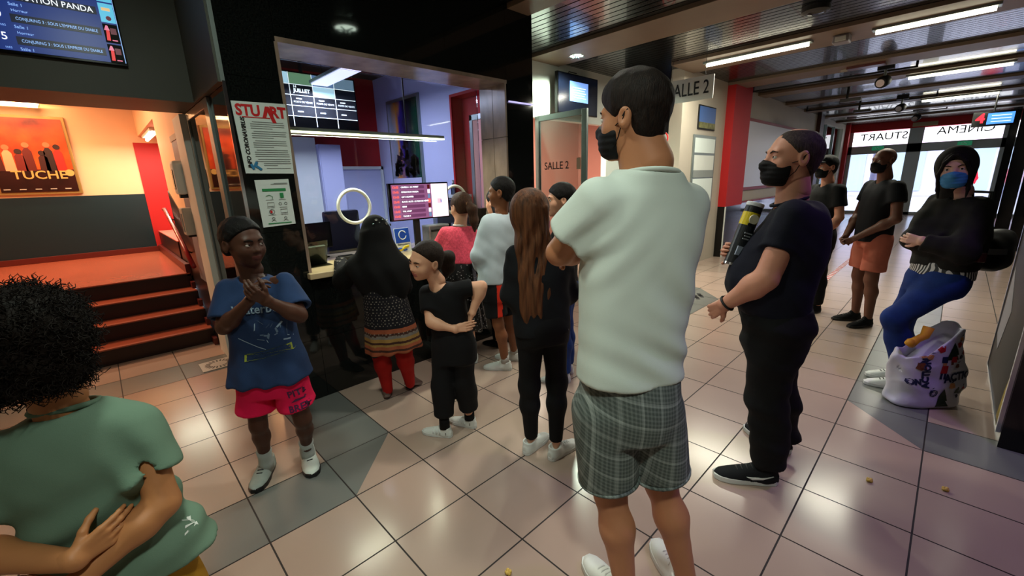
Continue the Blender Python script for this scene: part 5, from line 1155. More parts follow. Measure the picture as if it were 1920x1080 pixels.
    shoe(z.root, (.415, 2.470, 0), 237, .255, gs, lace=m_rubb, stripe=m_rubb, wd=1.1); shoe(z.root, (.612, 2.400, 0), 258, .255, [fab('pale_mesh_shoe', '#c3ccc4', .1), m_rubb], lace=m_rubb, stripe=m_rubb, wd=1.1)
boy_blue()

# ------------------------------------------------------------------ 4: person in a black veil and banded skirt at the counter
def veil():
    J = dict(hd=(1.318, 2.690, 1.225), nk=(1.305, 2.660, 1.08), ch=(1.300, 2.66, .96), wa=(1.310, 2.645, .80), pe=(1.315, 2.630, .68), shL=(1.200, 2.755, 1.005), shR=(1.415, 2.590, 1.00), elL=(1.150, 2.920, .90), elR=(1.500, 2.70, .82),
             wrL=(1.235, 3.120, .985), wrR=(1.46, 2.90, .90), hpL=(1.265, 2.672, .63), hpR=(1.370, 2.590, .63), knL=(1.262, 2.690, .36), knR=(1.385, 2.585, .37), anL=(1.296, 2.715, .085), anR=(1.450, 2.655, .10))
    z = Pz('person in a long black veil, banded skirt and red tights at the counter', J, 98, m_light, k=0.75); J = z.J
    hf = face_frame(z['hd'], 92, -12, 0); hs = .95; r = nrm(A3(.82, -.57, 0))
    z.body(hf, hs, 1, arm=(.038, .034, .024), leg=(.05, .040, .040, .026), neck=.044, hands=[dict(w=z['wrL'], fore=nrm(z['wrL']-z['elL']), d=(.5, .8, -.1), n=(0, 0, -1), tsign=1, curl=.3, s=.85, rw=.023), dict(w=z['wrR'], fore=nrm(z['wrR']-z['elR']), d=(-.5, .8, .1), n=(-.8, 0, -.2), tsign=-1, curl=.5, s=.85, rw=.023)])
    vm = fab('black_veil_cloth', '#060607', .2)
    def vf(P):
        L = hf.L(P)/hs; d = ell(L, (0, -.015, .025), (.088, .114, .106))*hs
        st = [((1.330, 2.600, .755), r, .10, .10, .085), ((1.318, 2.615, .86), r, .165, .10, .105), ((1.305, 2.645, .97), r, .195, .12, .13), ((1.303, 2.660, 1.06), r, .160, .115, .115), ((1.308, 2.675, 1.16), r, .118, .105, .105), ((1.315, 2.685, 1.24), r, .088, .10, .10)]
        d = smin(d, loft(P, st, 2.1), .05); d = smin(d, chain(P, [J['shL'], J['elL']], [.075, .075], .03), .05); d = smin(d, chain(P, [J['shR'], J['elR']], [.075, .060], .03), .05)
        q = (P-A3(1.31, 2.65, 1.0)); x = q@r
        d = d+.006*np.sin(x*46+3*np.sin(q[:, 2]*6))*np.clip((1.12-P[:, 2])/.15, 0, 1)+.003*noise(P, 20, 4)
        face = ell(L, (0, .115, -.02), (.058, .05, .078))*hs; return smax(d, -face, .01)
    v = sdf_obj('veil', vf, (1.0, 2.4, .70), (1.65, 3.1, 1.40), .0085, vm, z.root)
    gems = [M('sequin_silver', '#b9c0bc', .15, .9), M('sequin_dark', '#50605c', .2, .8)]
    for i, (x, zz, rr) in enumerate(((-.035, .085, .010), (.01, .080, .008), (.045, .070, .008), (-.055, .05, .007), (.03, .045, .012), (.055, .035, .009), (-.02, .055, .005), (0.01, .110, .006))):
        p = hf.W(x, -.125+abs(x)*.5-abs(zz-.03)*.35, zz); dirn = nrm(p-hf.W(0, -.015, .025)); p = hf.W(0, -.015, .025)+dirn*.114
        MB().lathe(p, [(rr, 0), (rr*.8, .004), (rr*.3, .006)], 10, axis=dirn).build('gem', gems[i % 2], v)
    # dotted dress with knitted bands
    kb = [fab('knit_black_dots', '#100e14', .2), fab('knit_terracotta', '#8c4a30', .2), fab('knit_ochre', '#8a6a38', .2), fab('knit_grey', '#6d6660', .2), fab('knit_umber', '#3a2018', .2), M('knit_white_dot', '#6f675f', .8)]
    st2 = [((1.335, 2.615, .410), r, .198, .150, .150), ((1.328, 2.620, .52), r, .182, .140, .140), ((1.320, 2.630, .68), r, .158, .125, .130), ((1.312, 2.645, .84), r, .140, .11, .12), ((1.305, 2.660, 1.02), r, .120, .09, .09)]
    def mf(Cc):
        zz = Cc[:, 2]-.410; m = np.zeros(len(Cc), int)
        for a, b, k in ((0, .030, 1), (.030, .046, 4), (.046, .066, 1), (.066, .082, 2), (.082, .10, 4), (.10, .122, 2), (.122, .140, 3), (.140, .158, 4), (.158, .190, 1)): m[(zz >= a) & (zz < b)] = k
        th = np.arctan2((Cc-A3(1.32, 2.63, 0))@np.cross(UPZ, r), (Cc-A3(1.32, 2.63, 0))@r); row = np.floor(zz/.0125); ph = th*34+row*PI
        dot = (np.sin(ph) > .6) & (np.sin(zz/.0125*2*PI) > .3); m[dot & (zz > .20)] = 5; m[dot & (zz > .122) & (zz < .158)] = 5; return m
    def df(P):
        d = loft(P, st2, 2.2); d = smin(d, chain(P, [J['shL'], J['elL'], J['wrL']], [.055, .058, .050], .03), .03); d = smin(d, chain(P, [J['shR'], J['elR'], J['wrR']], [.055, .055, .045], .03), .03)
        a = (P-A3(1.32, 2.63, 0)); th = np.arctan2(a@np.cross(UPZ, r), a@r); return d+.006*np.sin(th*9)*np.clip((.75-P[:, 2])/.3, 0, 1)
    sdf_obj('dress', df, *bounds([s[0] for s in st2]+[J['elL'], J['elR'], J['wrL'], J['wrR']], .19), .0075, kb, z.root, mf)
    rt_ = fab('red_tights', '#a11712', .08)
    def tf(P):
        d = None
        for q in 'LR':
            a, b, c = J['hp'+q], J['kn'+q], J['an'+q]; e = chain(P, [a, b, b+(c-b)*.3, c+A3(0, 0, -.02)], [.068, .056, .057, .036], .03); d = e if d is None else np.minimum(d, e)
        return d
    sdf_obj('tights', tf, *bounds([J[n+q] for n in ('hp', 'kn', 'an') for q in 'LR'], .1), .009, rt_, z.root)
    sm = [fab('taupe_suede', '#5f4a44', .2), M('taupe_sole', '#6d5a52', .6)]
    shoe(z.root, (1.296, 2.735, 0), 60, .225, sm, heel_up=8); shoe(z.root, (1.462, 2.695, 0), 28, .225, sm, heel_up=25)
veil()

# ------------------------------------------------------------------ 5: girl in black, hands on hips
def girl_black():
    J = dict(hd=(1.266, 2.010, 1.119), nk=(1.330, 1.992, .985), ch=(1.350, 1.975, .90), wa=(1.365, 1.962, .76), pe=(1.378, 1.950, .645), shR=(1.290, 2.065, .925), shL=(1.385, 1.895, .955), elR=(1.255, 1.985, .770), elL=(1.500, 1.815, .960),
             wrR=(1.330, 1.865, .735), wrL=(1.440, 1.835, .815), hpR=(1.345, 2.005, .60), hpL=(1.408, 1.905, .60), knR=(1.310, 2.010, .335), knL=(1.420, 1.930, .345), anR=(1.300, 2.000, .08), anL=(1.470, 1.965, .08))
    z = Pz('young child in black tee and cropped trousers, hands on hips, leaning left', J, 205, m_light, k=0.66); J = z.J
    hf = face_frame(z['hd'], 182, -6, -12); hs = .94; r = nrm(A3(-.49, .87, .0)); f = np.cross(UPZ, r)
    z.body(hf, hs, 1, arm=(.036, .032, .021), leg=(.060, .044, .040, .027), neck=.036, lips=lip_l, kid=1.,
           hands=[dict(w=z['wrR'], fore=nrm(z['wrR']-z['elR']), d=(.75, -.50, .12), n=(.3, .8, -.2), tsign=1, curl=.28, s=.80, rw=.021), dict(w=z['wrL'], fore=nrm(z['wrL']-z['elL']), d=(-.15, .35, -.8), n=(-.9, .4, .2), tsign=1, curl=.3, s=.80, rw=.021)])
    eyes(hf, hs, z.b, '#2a180e')
    bk = fab('black_cotton', '#0c0c0f', .15)
    st = [((1.376, 1.952, .60), r, .128, .090, .098), ((1.366, 1.961, .74), r, .118, .085, .090), ((1.352, 1.973, .87), r, .122, .085, .088), ((1.338, 1.985, .945), r, .100, .065, .07), ((1.331, 1.991, .985), r, .055, .045, .05)]
    top(z, 'tee', bk, st, r=(.044, .058), frac=.62, nr=.050, h=.0075, amp=.003)
    pel = [((1.380, 1.950, .50), r, .128, .095, .105), ((1.378, 1.950, .60), r, .132, .098, .108), ((1.372, 1.956, .70), r, .122, .09, .096)]
    bottoms(z, 'trousers', bk, pel, r=(.070, .060, .063), endup=.26, h=.0085, amp=.004, nf=(10, 10, 16))
    hm = hairm('dark_brown_tied', '#20140d')
    def hfn(P):
        d = hair_cap(hf.L(P), hs, .007, .006, -.055, (0, -.004, 0), .0012, 110)
        b = hf.W(0, -.10*hs, .01); d = smin(d, chain(P, [b, hf.W(.0, -.155, -.02), hf.W(.01, -.165, -.09), hf.W(.01, -.14, -.15)], [.030, .040, .038, .012], .02)+.004*noise(P, (70, 70, 20), 3), .015); return d
    sdf_obj('hair', hfn, *bounds([hf.W(x, y, w_) for x in (-.1, .1) for y in (-.22, .12) for w_ in (-.18, .15)], .01), .005, hm, z.root); brows(hf, hs, hm, z.b)
    for q in 'RL': MB().tube([z['an'+q]+A3(0, 0, -.02), z['an'+q]+A3(0, 0, .055)], [.033, .032], 16).build('sock', bk, z.root, smooth=True)
    ws = [m_lthw, m_rubw]
    shoe(z.root, (1.300, 2.005, 0), 118, .205, ws, straps=m_rubw, stripe=M('grey_suede', '#7d7a76', .7)); shoe(z.root, (1.474, 1.975, 0), 108, .205, ws, straps=m_rubw, stripe=M('grey_suede', '#7d7a76', .7))
girl_black()

# ------------------------------------------------------------------ 6: person in a coral lace top with a ponytail at the counter
def coral():
    J = dict(hd=(2.112, 2.765, 1.345), nk=(2.096, 2.775, 1.195), ch=(2.088, 2.785, 1.08), wa=(2.078, 2.790, .92), pe=(2.075, 2.785, .77), shL=(2.005, 2.850, 1.150), shR=(2.170, 2.715, 1.145), elL=(1.985, 2.965, .985), elR=(2.185, 2.770, .93),
             wrL=(2.08, 3.08, .99), wrR=(2.22, 2.93, .99), hpL=(2.03, 2.83, .73), hpR=(2.115, 2.745, .73), knL=(2.02, 2.84, .43), knR=(2.10, 2.77, .43), anL=(2.04, 2.82, .09), anR=(2.15, 2.755, .09))
    z = Pz('person in a coral lace top and sparkly black skirt, brown ponytail, at the counter', J, 92, m_light, k=0.74); J = z.J
    hf = face_frame(z['hd'], 88, -8, 0); hs = .96; r = nrm(A3(.77, -.64, 0))
    z.body(hf, hs, 1, arm=(.040, .035, .024), leg=(.065, .05, .046, .032), neck=.042, hands=[dict(w=z['wrL'], fore=nrm(z['wrL']-z['elL']), d=(.7, .6, -.05), n=(0, 0, -1), tsign=1, curl=.3, s=.88, rw=.024), dict(w=z['wrR'], fore=nrm(z['wrR']-z['elR']), d=(-.5, .8, 0), n=(0, 0, -1), tsign=-1, curl=.3, s=.88, rw=.024)])
    cl_ = M('coral_lace', '#f8566c', .8, var=.22, vscale=55, bump=.9, bscale=70, spec=.2)
    st = [((2.078, 2.790, .90), r, .128, .095, .095), ((2.084, 2.788, 1.0), r, .130, .095, .098), ((2.090, 2.784, 1.10), r, .128, .09, .095), ((2.095, 2.778, 1.165), r, .105, .065, .075), ((2.097, 2.775, 1.20), r, .056, .045, .05)]
    top(z, 'lace_top', cl_, st, r=(.048, .060), frac=.60, nr=.05, h=.0085, amp=.003)
    MB().tube([z['nk']+A3(0, 0, .012)+r*(.05*math.cos(a))+np.cross(UPZ, r)*(.048*math.sin(a)) for a in np.linspace(0, 2*PI, 25)[:-1]], .008, 6, closed=True).build('collar', m_white, z.root, smooth=True)
    sp_m = bpy.data.materials.new('sequin_black_skirt'); sp_m.use_nodes = True; nt = sp_m.node_tree; b = nt.nodes['Principled BSDF']; vo = nt.nodes.new('ShaderNodeTexVoronoi'); vo.inputs['Scale'].default_value = 55; tc = nt.nodes.new('ShaderNodeTexCoord'); g_ = nt.nodes.new('ShaderNodeMath'); g_.operation = 'LESS_THAN'; g_.inputs[1].default_value = .22
    mx = nt.nodes.new('ShaderNodeMix'); mx.data_type = 'RGBA'; mx.inputs['A'].default_value = (*lin('#0d0c0e'), 1); mx.inputs['B'].default_value = (*lin('#a8a2a0'), 1); nt.links.new(tc.outputs['Object'], vo.inputs['Vector']); nt.links.new(vo.outputs['Distance'], g_.inputs[0]); nt.links.new(g_.outputs[0], mx.inputs['Factor']); nt.links.new(mx.outputs['Result'], b.inputs['Base Color']); b.inputs['Roughness'].default_value = .35
    st2 = [((2.09, 2.775, .32), r, .185, .15, .15), ((2.082, 2.782, .55), r, .162, .13, .135), ((2.077, 2.788, .78), r, .138, .105, .115), ((2.078, 2.790, .925), r, .122, .09, .09)]
    def df(P): a = P-A3(2.08, 2.785, 0); th = np.arctan2(a@np.cross(UPZ, r), a@r); return loft(P, st2, 2.1)+.012*np.sin(th*12)*np.clip((.9-P[:, 2])/.5, 0, 1)
    sdf_obj('skirt', df, *bounds([s[0] for s in st2], .22), .009, sp_m, z.root)
    hm = hairm('chestnut', '#3d2415')
    def hfn(P):
        d = hair_cap(hf.L(P), hs, .009, -.012, -.055, (0, -.004, 0), .0012, 110); b = hf.W(0, -.10*hs, .015)
        return smin(d, chain(P, [b, hf.W(.01, -.135, -.03), hf.W(.02, -.125, -.12), hf.W(.03, -.10, -.20)], [.026, .040, .036, .010], .02)+.004*noise(P, (70, 70, 16), 3), .012)
    sdf_obj('hair', hfn, *bounds([hf.W(x, y, w_) for x in (-.1, .1) for y in (-.2, .12) for w_ in (-.24, .15)], .01), .006, hm, z.root)
    MB().tube([hf.W(.022*math.cos(a), -.112, .014+.022*math.sin(a)) for a in np.linspace(0, 2*PI, 15)[:-1]], .007, 6, closed=True).build('hair_tie', M('tan_band', '#a07a4e', .6), z.root, smooth=True)
    for q, az in (('L', 80), ('R', 60)): shoe(z.root, (*z['an'+q][:2], 0), az, .23, [m_lthw, m_rubw])
coral()

# ------------------------------------------------------------------ 7: boy in a pale blue long-sleeved tee
def boy_pale():
    J = dict(hd=(2.237, 2.420, 1.455), nk=(2.239, 2.425, 1.310), ch=(2.220, 2.440, 1.18), wa=(2.200, 2.460, .95), pe=(2.195, 2.465, .77), shL=(2.130, 2.455, 1.245), shR=(2.335, 2.440, 1.245), elL=(2.045, 2.490, .990), elR=(2.365, 2.50, 1.0),
             wrL=(2.140, 2.600, .880), wrR=(2.340, 2.650, .95), hpL=(2.145, 2.462, .72), hpR=(2.265, 2.480, .71), knL=(2.165, 2.430, .42), knR=(2.325, 2.47, .41), anL=(2.215, 2.420, .085), anR=(2.40, 2.500, .085))
    z = Pz('child in a pale blue long-sleeved top and black shorts with a red stripe', J, 112, skin('brown', '#8a5638'), k=0.78); J = z.J
    hf = face_frame(z['hd'], 122, 0, 0); hs = .97; r = nrm(A3(.97, .05, 0))
    z.body(hf, hs, arm=(.042, .036, .025), leg=(.062, .046, .048, .032), neck=.045, lips=lip_d, kid=.7, hands=[dict(w=z['wrL'], fore=nrm(z['wrL']-z['elL']), d=(.7, .5, -.3), n=(.2, -.9, 0), tsign=1, curl=.5, s=.9, rw=.024)])
    eyes(hf, hs, z.b, '#160c08')
    pb = fab('pale_blue_jersey', '#c9d8e0', .05)
    st = [((2.190, 2.468, .76), r, .160, .115, .115), ((2.200, 2.460, .92), r, .152, .11, .11), ((2.215, 2.445, 1.10), r, .150, .105, .105), ((2.230, 2.432, 1.235), r, .125, .075, .085), ((2.238, 2.426, 1.305), r, .060, .05, .055)]
    t = top(z, 'long_sleeved_top', pb, st, r=(.054, .060, .048), long=True, nr=.052, h=.009, amp=.008, nf=(15, 15, 22))
    sh_m = fab('black_sport_cloth', '#101114', .1); rd_ = fab('sport_red', '#d8331f', .05)
    pel = [((2.20, 2.466, .62), r, .145, .11, .12), ((2.197, 2.466, .70), r, .150, .11, .12), ((2.195, 2.466, .80), r, .145, .10, .105)]
    vd = nrm(A3(-.55, -.83, 0))
    def mf(Cc): q = Cc-A3(2.165, 2.43, 0); s_ = nrm(A3(.83, -.55, 0)); return ((np.abs(q@s_-.008) < .021) & (q@vd > 0.02)).astype(int)
    bottoms(z, 'shorts', [sh_m, rd_], pel, r=(.088, .092), frac=.78, h=.008, amp=.003, matfn=mf)
    hm = hairm('black_short_fade', '#0d0a09', vscale=120)
    sdf_obj('hair', lambda P: hair_cap(hf.L(P), hs, .007, -.006, -.07, (0, 0, .002), .0015, 160), *bounds([hf.W(x, y, w_) for x in (-.1, .1) for y in (-.14, .12) for w_ in (-.1, .15)], .01), .0055, hm, z.root)
    for q in 'LR': MB().tube([z['an'+q]+A3(0, 0, -.02), z['an'+q]+A3(0, 0, .05)], [.036, .035], 16).build('sock', fab('grey_sock', '#b9b6b2', .05), z.root, smooth=True)
    shoe(z.root, (2.215, 2.425, 0), 124, .24, [m_lthw, m_rubw], lace=m_rubw); shoe(z.root, (2.405, 2.505, 0), 114, .24, [m_lthw, m_rubw], lace=m_rubw)
boy_pale()

# ------------------------------------------------------------------ 8: person with very long brown hair, black jacket and leggings
def long_hair():
    J = dict(hd=(1.565, 1.465, 1.378), nk=(1.575, 1.455, 1.235), ch=(1.588, 1.446, 1.12), wa=(1.592, 1.440, .95), pe=(1.595, 1.438, .815), shL=(1.482, 1.515, 1.178), shR=(1.700, 1.395, 1.165), elL=(1.490, 1.545, .965), elR=(1.765, 1.400, .945),
             wrL=(1.62, 1.64, .86), wrR=(1.80, 1.525, .86), hpL=(1.540, 1.470, .77), hpR=(1.655, 1.410, .765), knL=(1.530, 1.480, .44), knR=(1.672, 1.402, .435), anL=(1.562, 1.505, .085), anR=(1.628, 1.372, .085))
    z = Pz('person with very long brown hair, black jacket and leggings, white shoes', J, 38, m_light, k=0.78); J = z.J
    hf = face_frame(z['hd'], -2, -4, 0); hs = .97; r = nrm(A3(.87, -.49, 0)); f = np.cross(UPZ, r)
    z.body(hf, hs, 1, arm=(.040, .036, .024), leg=(.055, .038, .036, .024), neck=.042, hands=[dict(w=z['wrL'], fore=nrm(z['wrL']-z['elL']), d=(.6, .6, -.2), n=(.4, -.6, 0), tsign=1, curl=.5, s=.88, rw=.024), dict(w=z['wrR'], fore=nrm(z['wrR']-z['elR']), d=(.2, .9, -.2), n=(-.8, 0, 0), tsign=-1, curl=.5, s=.88, rw=.024)])
    eyes(hf, hs, z.b, '#2a180e')
    jk = fab('black_denim_jacket', '#0e1014', .2)
    st = [((1.592, 1.440, .755), r, .155, .105, .115), ((1.592, 1.442, .86), r, .152, .105, .11), ((1.588, 1.446, 1.0), r, .152, .105, .108), ((1.585, 1.449, 1.11), r, .145, .095, .10), ((1.580, 1.452, 1.185), r, .112, .065, .08), ((1.576, 1.455, 1.235), r, .062, .05, .055)]
    t = top(z, 'jacket', jk, st, r=(.054, .062, .054), long=True, nr=.052, h=.0085, amp=.008, nf=(18, 18, 26))
    MB().lathe(A3(1.650, 1.315, .775), [(.012, 0), (.012, .004), (.006, .006)], 14, axis=(-.6, -.8, 0)).build('button', m_chrome, t)
    def collar(a): return z['nk']+A3(0, 0, .0)+r*(.066*math.cos(a))+f*(.062*math.sin(a))
    MB().tube([collar(a) for a in np.linspace(0, 2*PI, 29)[:-1]], .016, 8, closed=True).build('collar', jk, t, smooth=True)
    lg_ = fab('black_leggings', '#0a0a0c', .1)
    pel = [((1.597, 1.438, .70), r, .130, .10, .115), ((1.595, 1.438, .79), r, .142, .105, .118), ((1.593, 1.440, .87), r, .13, .09, .10)]
    bottoms(z, 'leggings', lg_, pel, r=(.078, .054, .036), endup=.03, h=.009, amp=.0015)
    hm = hairm('long_brown', '#5a3620', vscale=60, bscale=140, stretch=(1, 1, .06))
    nu = A3(0, 0, -1)
    def hfn(P):
        L = hf.L(P); d = hair_cap(L, hs, .011, -.016, -.05, (0, -.004, .0), .001, 120)
        q = L/hs; d = smin(d, smax(ell(q, (0, -.03, .0), (.088, .098, .11)), q[:, 1]-.01, .02)*hs, .03)
        s_ = [((1.510, 1.405, .800), r, .060, .020, .022), ((1.512, 1.395, .90), r, .082, .030, .032), ((1.520, 1.400, 1.03), r, .092, .045, .040), ((1.530, 1.425, 1.16), r, .095, .060, .045), ((1.540, 1.445, 1.28), r, .088, .070, .070), ((1.552, 1.458, 1.40), r, .075, .075, .08)]
        b = loft(P, s_, 2.2); x = (P-A3(1.52, 1.40, 0))@r
        b = b+.004*np.sin(x*190+4*np.sin(P[:, 2]*9))+.006*np.sin(x*75+6*np.sin(P[:, 2]*7+1))+.03*np.clip((.90-P[:, 2])/.1, 0, 1)*(.5+.5*np.sin(x*110+1.7))*.6
        return smin(d, b, .03)
    sdf_obj('hair', hfn, (1.36, 1.28, .74), (1.72, 1.62, 1.56), .006, hm, z.root); brows(hf, hs, hm, z.b)
    mask(hf, hs, z.root, fab('pink_mask_cloth', '#c98a98', .1), z.b)
    shoe(z.root, (1.560, 1.512, 0), 8, .235, [m_lthw, m_rubw], lace=m_rubw); shoe(z.root, (1.622, 1.365, 0), -2, .24, [m_lthw, m_rubw], lace=m_rubw)
long_hair()

# ------------------------------------------------------------------ simple fully dressed figures partly hidden in the queue
def figure(label, g, az, H, sk_m, hair_m, top_m, bot_m, shoe_m, head_az=None, arms=((.14, .02), (.14, .02)), mask_m=None, longhair=False, cap_m=None, short=False, frac=.5, belly=0., bald=False, shoe_az=None, lean=0., shorts=None, hs=None, wr=None, el=None, hcol='#1c120d', hpitch=0):
    a = math.radians(az); f = A3(math.cos(a), math.sin(a), 0); r = A3(math.sin(a), -math.cos(a), 0); G = A3(g[0], g[1], 0); k = H/1.75
    at = lambda x, y, zz: G+r*x*k+f*(y+lean*zz/1.4)*k+UPZ*zz*k
    J = dict(hd=at(0, .03, 1.625), nk=at(0, -.01, 1.455), ch=at(0, 0, 1.30), wa=at(0, 0, 1.08), pe=at(0, 0, .93), shL=at(-.185, -.01, 1.385), shR=at(.185, -.01, 1.385), elL=at(-.235, -.02, 1.10), elR=at(.235, -.02, 1.10), wrL=at(-.22, .14, .88), wrR=at(.22, .14, .88),
             hpL=at(-.09, 0, .88), hpR=at(.09, 0, .88), knL=at(-.095, .015, .49), knR=at(.095, .015, .49), anL=at(-.10, -.02, .085), anR=at(.10, -.02, .085))
    for q, v in (el or {}).items(): J['el'+q] = at(*v)
    for q, v in (wr or {}).items(): J['wr'+q] = at(*v)
    z = Pz(label, J, az, sk_m, k=k); hs = hs or .97; hf = face_frame(z['hd'], head_az if head_az is not None else az, hpitch, 0)
    hh = []
    for q, ts in (('L', 1), ('R', -1)):
        fo = nrm(z['wr'+q]-z['el'+q]); hh.append(dict(w=z['wr'+q], fore=fo, d=nrm(fo+f*.2), n=(r if q == 'L' else -r)+f*.2, tsign=ts, curl=.6, s=.95*k, h=.0055))
    z.body(hf, hs, arm=(.050*k, .043*k, .028*k), leg=(.078*k, .056*k, .055*k, .036*k), neck=.052*k, hands=hh, lips=lip_l, h=.012)
    eyes(hf, hs, z.b)
    st = [(at(0, 0, .86), r, .180*k, (.125+belly*.6)*k, .125*k), (at(0, 0, 1.0), r, .172*k, (.12+belly)*k, .118*k), (at(0, 0, 1.18), r, .178*k, (.125+belly*.7)*k, .12*k), (at(0, -.005, 1.33), r, .178*k, .115*k, .115*k), (at(0, -.01, 1.41), r, .15*k, .08*k, .095*k), (at(0, -.01, 1.455), r, .075*k, .06*k, .065*k)]
    t = top(z, 'tee' if short else 'jacket', top_m, st, r=(.063*k, .076*k, .055*k), frac=frac, long=not short, nr=.062*k, h=.0105)
    pel = [(at(0, 0, .80 if shorts else .76), r, .16*k, .11*k, .125*k), (at(0, 0, .87), r, .172*k, .115*k, .135*k), (at(0, 0, .97), r, .165*k, .11*k, .11*k)]
    bottoms(z, 'shorts' if shorts else 'trousers', bot_m, pel, r=(.105*k, .10*k if shorts else .075*k, .058*k), frac=shorts, endup=.03, h=.011)
    if not bald:
        def hfn(P):
            L = hf.L(P); d = hair_cap(L, hs, .011, -.014, -.075, (0, 0, .003), .002, 110)
            if longhair: d = smin(d, smax(chain(P, [hf.W(0, -.05, .05), hf.W(0, -.08, -.06), z['nk']-f*.07*k-UPZ*.10*k], [.085*hs, .085*hs, .05], .04), L[:, 1]-.02, .02), .03)
            return d
        sdf_obj('hair', hfn, *bounds([hf.W(x, y, w_) for x in (-.12, .12) for y in (-.18, .12) for w_ in (-.34 if longhair else -.11, .15)], .01), .007, hair_m, z.root)
        brows(hf, hs, hair_m, z.b)
    if mask_m: mask(hf, hs, z.root, mask_m, z.b)
    if cap_m:
        def cf(P):
            q = hf.L(P)/hs; d = smax(ell(q, (0, -.012, .036), (.088, .108, .096)), .040-q[:, 2]+.25*q[:, 1], .006); return smin(d, smax(ell(q, (0, .085, .052), (.070, .075, .012)), .03-q[:, 1], .006), .01)*hs
        sdf_obj('cap', cf, *bounds([hf.W(x, y, w_) for x in (-.11, .11) for y in (-.14, .18) for w_ in (0, .15)], .01), .006, cap_m, z.root)
    for q, da in (('L', 8), ('R', -8)): shoe(z.root, (*(z['an'+q][:2]+f[:2]*.01), 0), (shoe_az or az)+da, .27*k, shoe_m, lace=shoe_m[1], h=.0075)
    return z
hb_ = hairm('black', '#0e0a09'); hbr = hairm('dark', '#1a110c')
bkj = fab('black_wool', '#0b0b0d', .15); jean = fab('blue_denim', '#1d3a78', .15); bsh = [fab('black_canvas', '#101012', .2), m_rubb]
figure('dark haired person with blue jeans, half hidden behind the long brown hair', (2.44, 1.97), 120, 1.50, m_light, hb_, bkj, jean, [m_lthw, m_rubw], head_az=140, hs=.98)
figure('person with long black hair at the counter, half hidden behind the short haired child', (2.60, 2.86), 96, 1.46, m_light, hb_, bkj, bkj, bsh, longhair=True)
figure('person in black cap and mask, half hidden behind the navy tee', (5.66, .98), 135, 1.70, m_ruddy, hb_, bkj, bkj, bsh, mask_m=m_blackmask, cap_m=bkj, short=True, frac=.6, head_az=140)

# ------------------------------------------------------------------ bald man in salmon shorts
sal = fab('salmon_cotton', '#bd6a56', .08); blt = fab('black_jersey', '#0c0d12', .12)
zb = figure('bald person in black tee and salmon shorts, mask on, hands held in front', (5.45, .50), 128, 1.74, skin('brownish', '#6e4636'), hb_, blt, sal, bsh, head_az=140, mask_m=m_blackmask, short=True, frac=.5, bald=True, belly=.02, shorts=.78, wr=dict(L=(-.06, .20, .90), R=(.06, .22, .90)), el=dict(L=(-.25, .0, 1.10), R=(.25, .02, 1.10)), shoe_az=136)

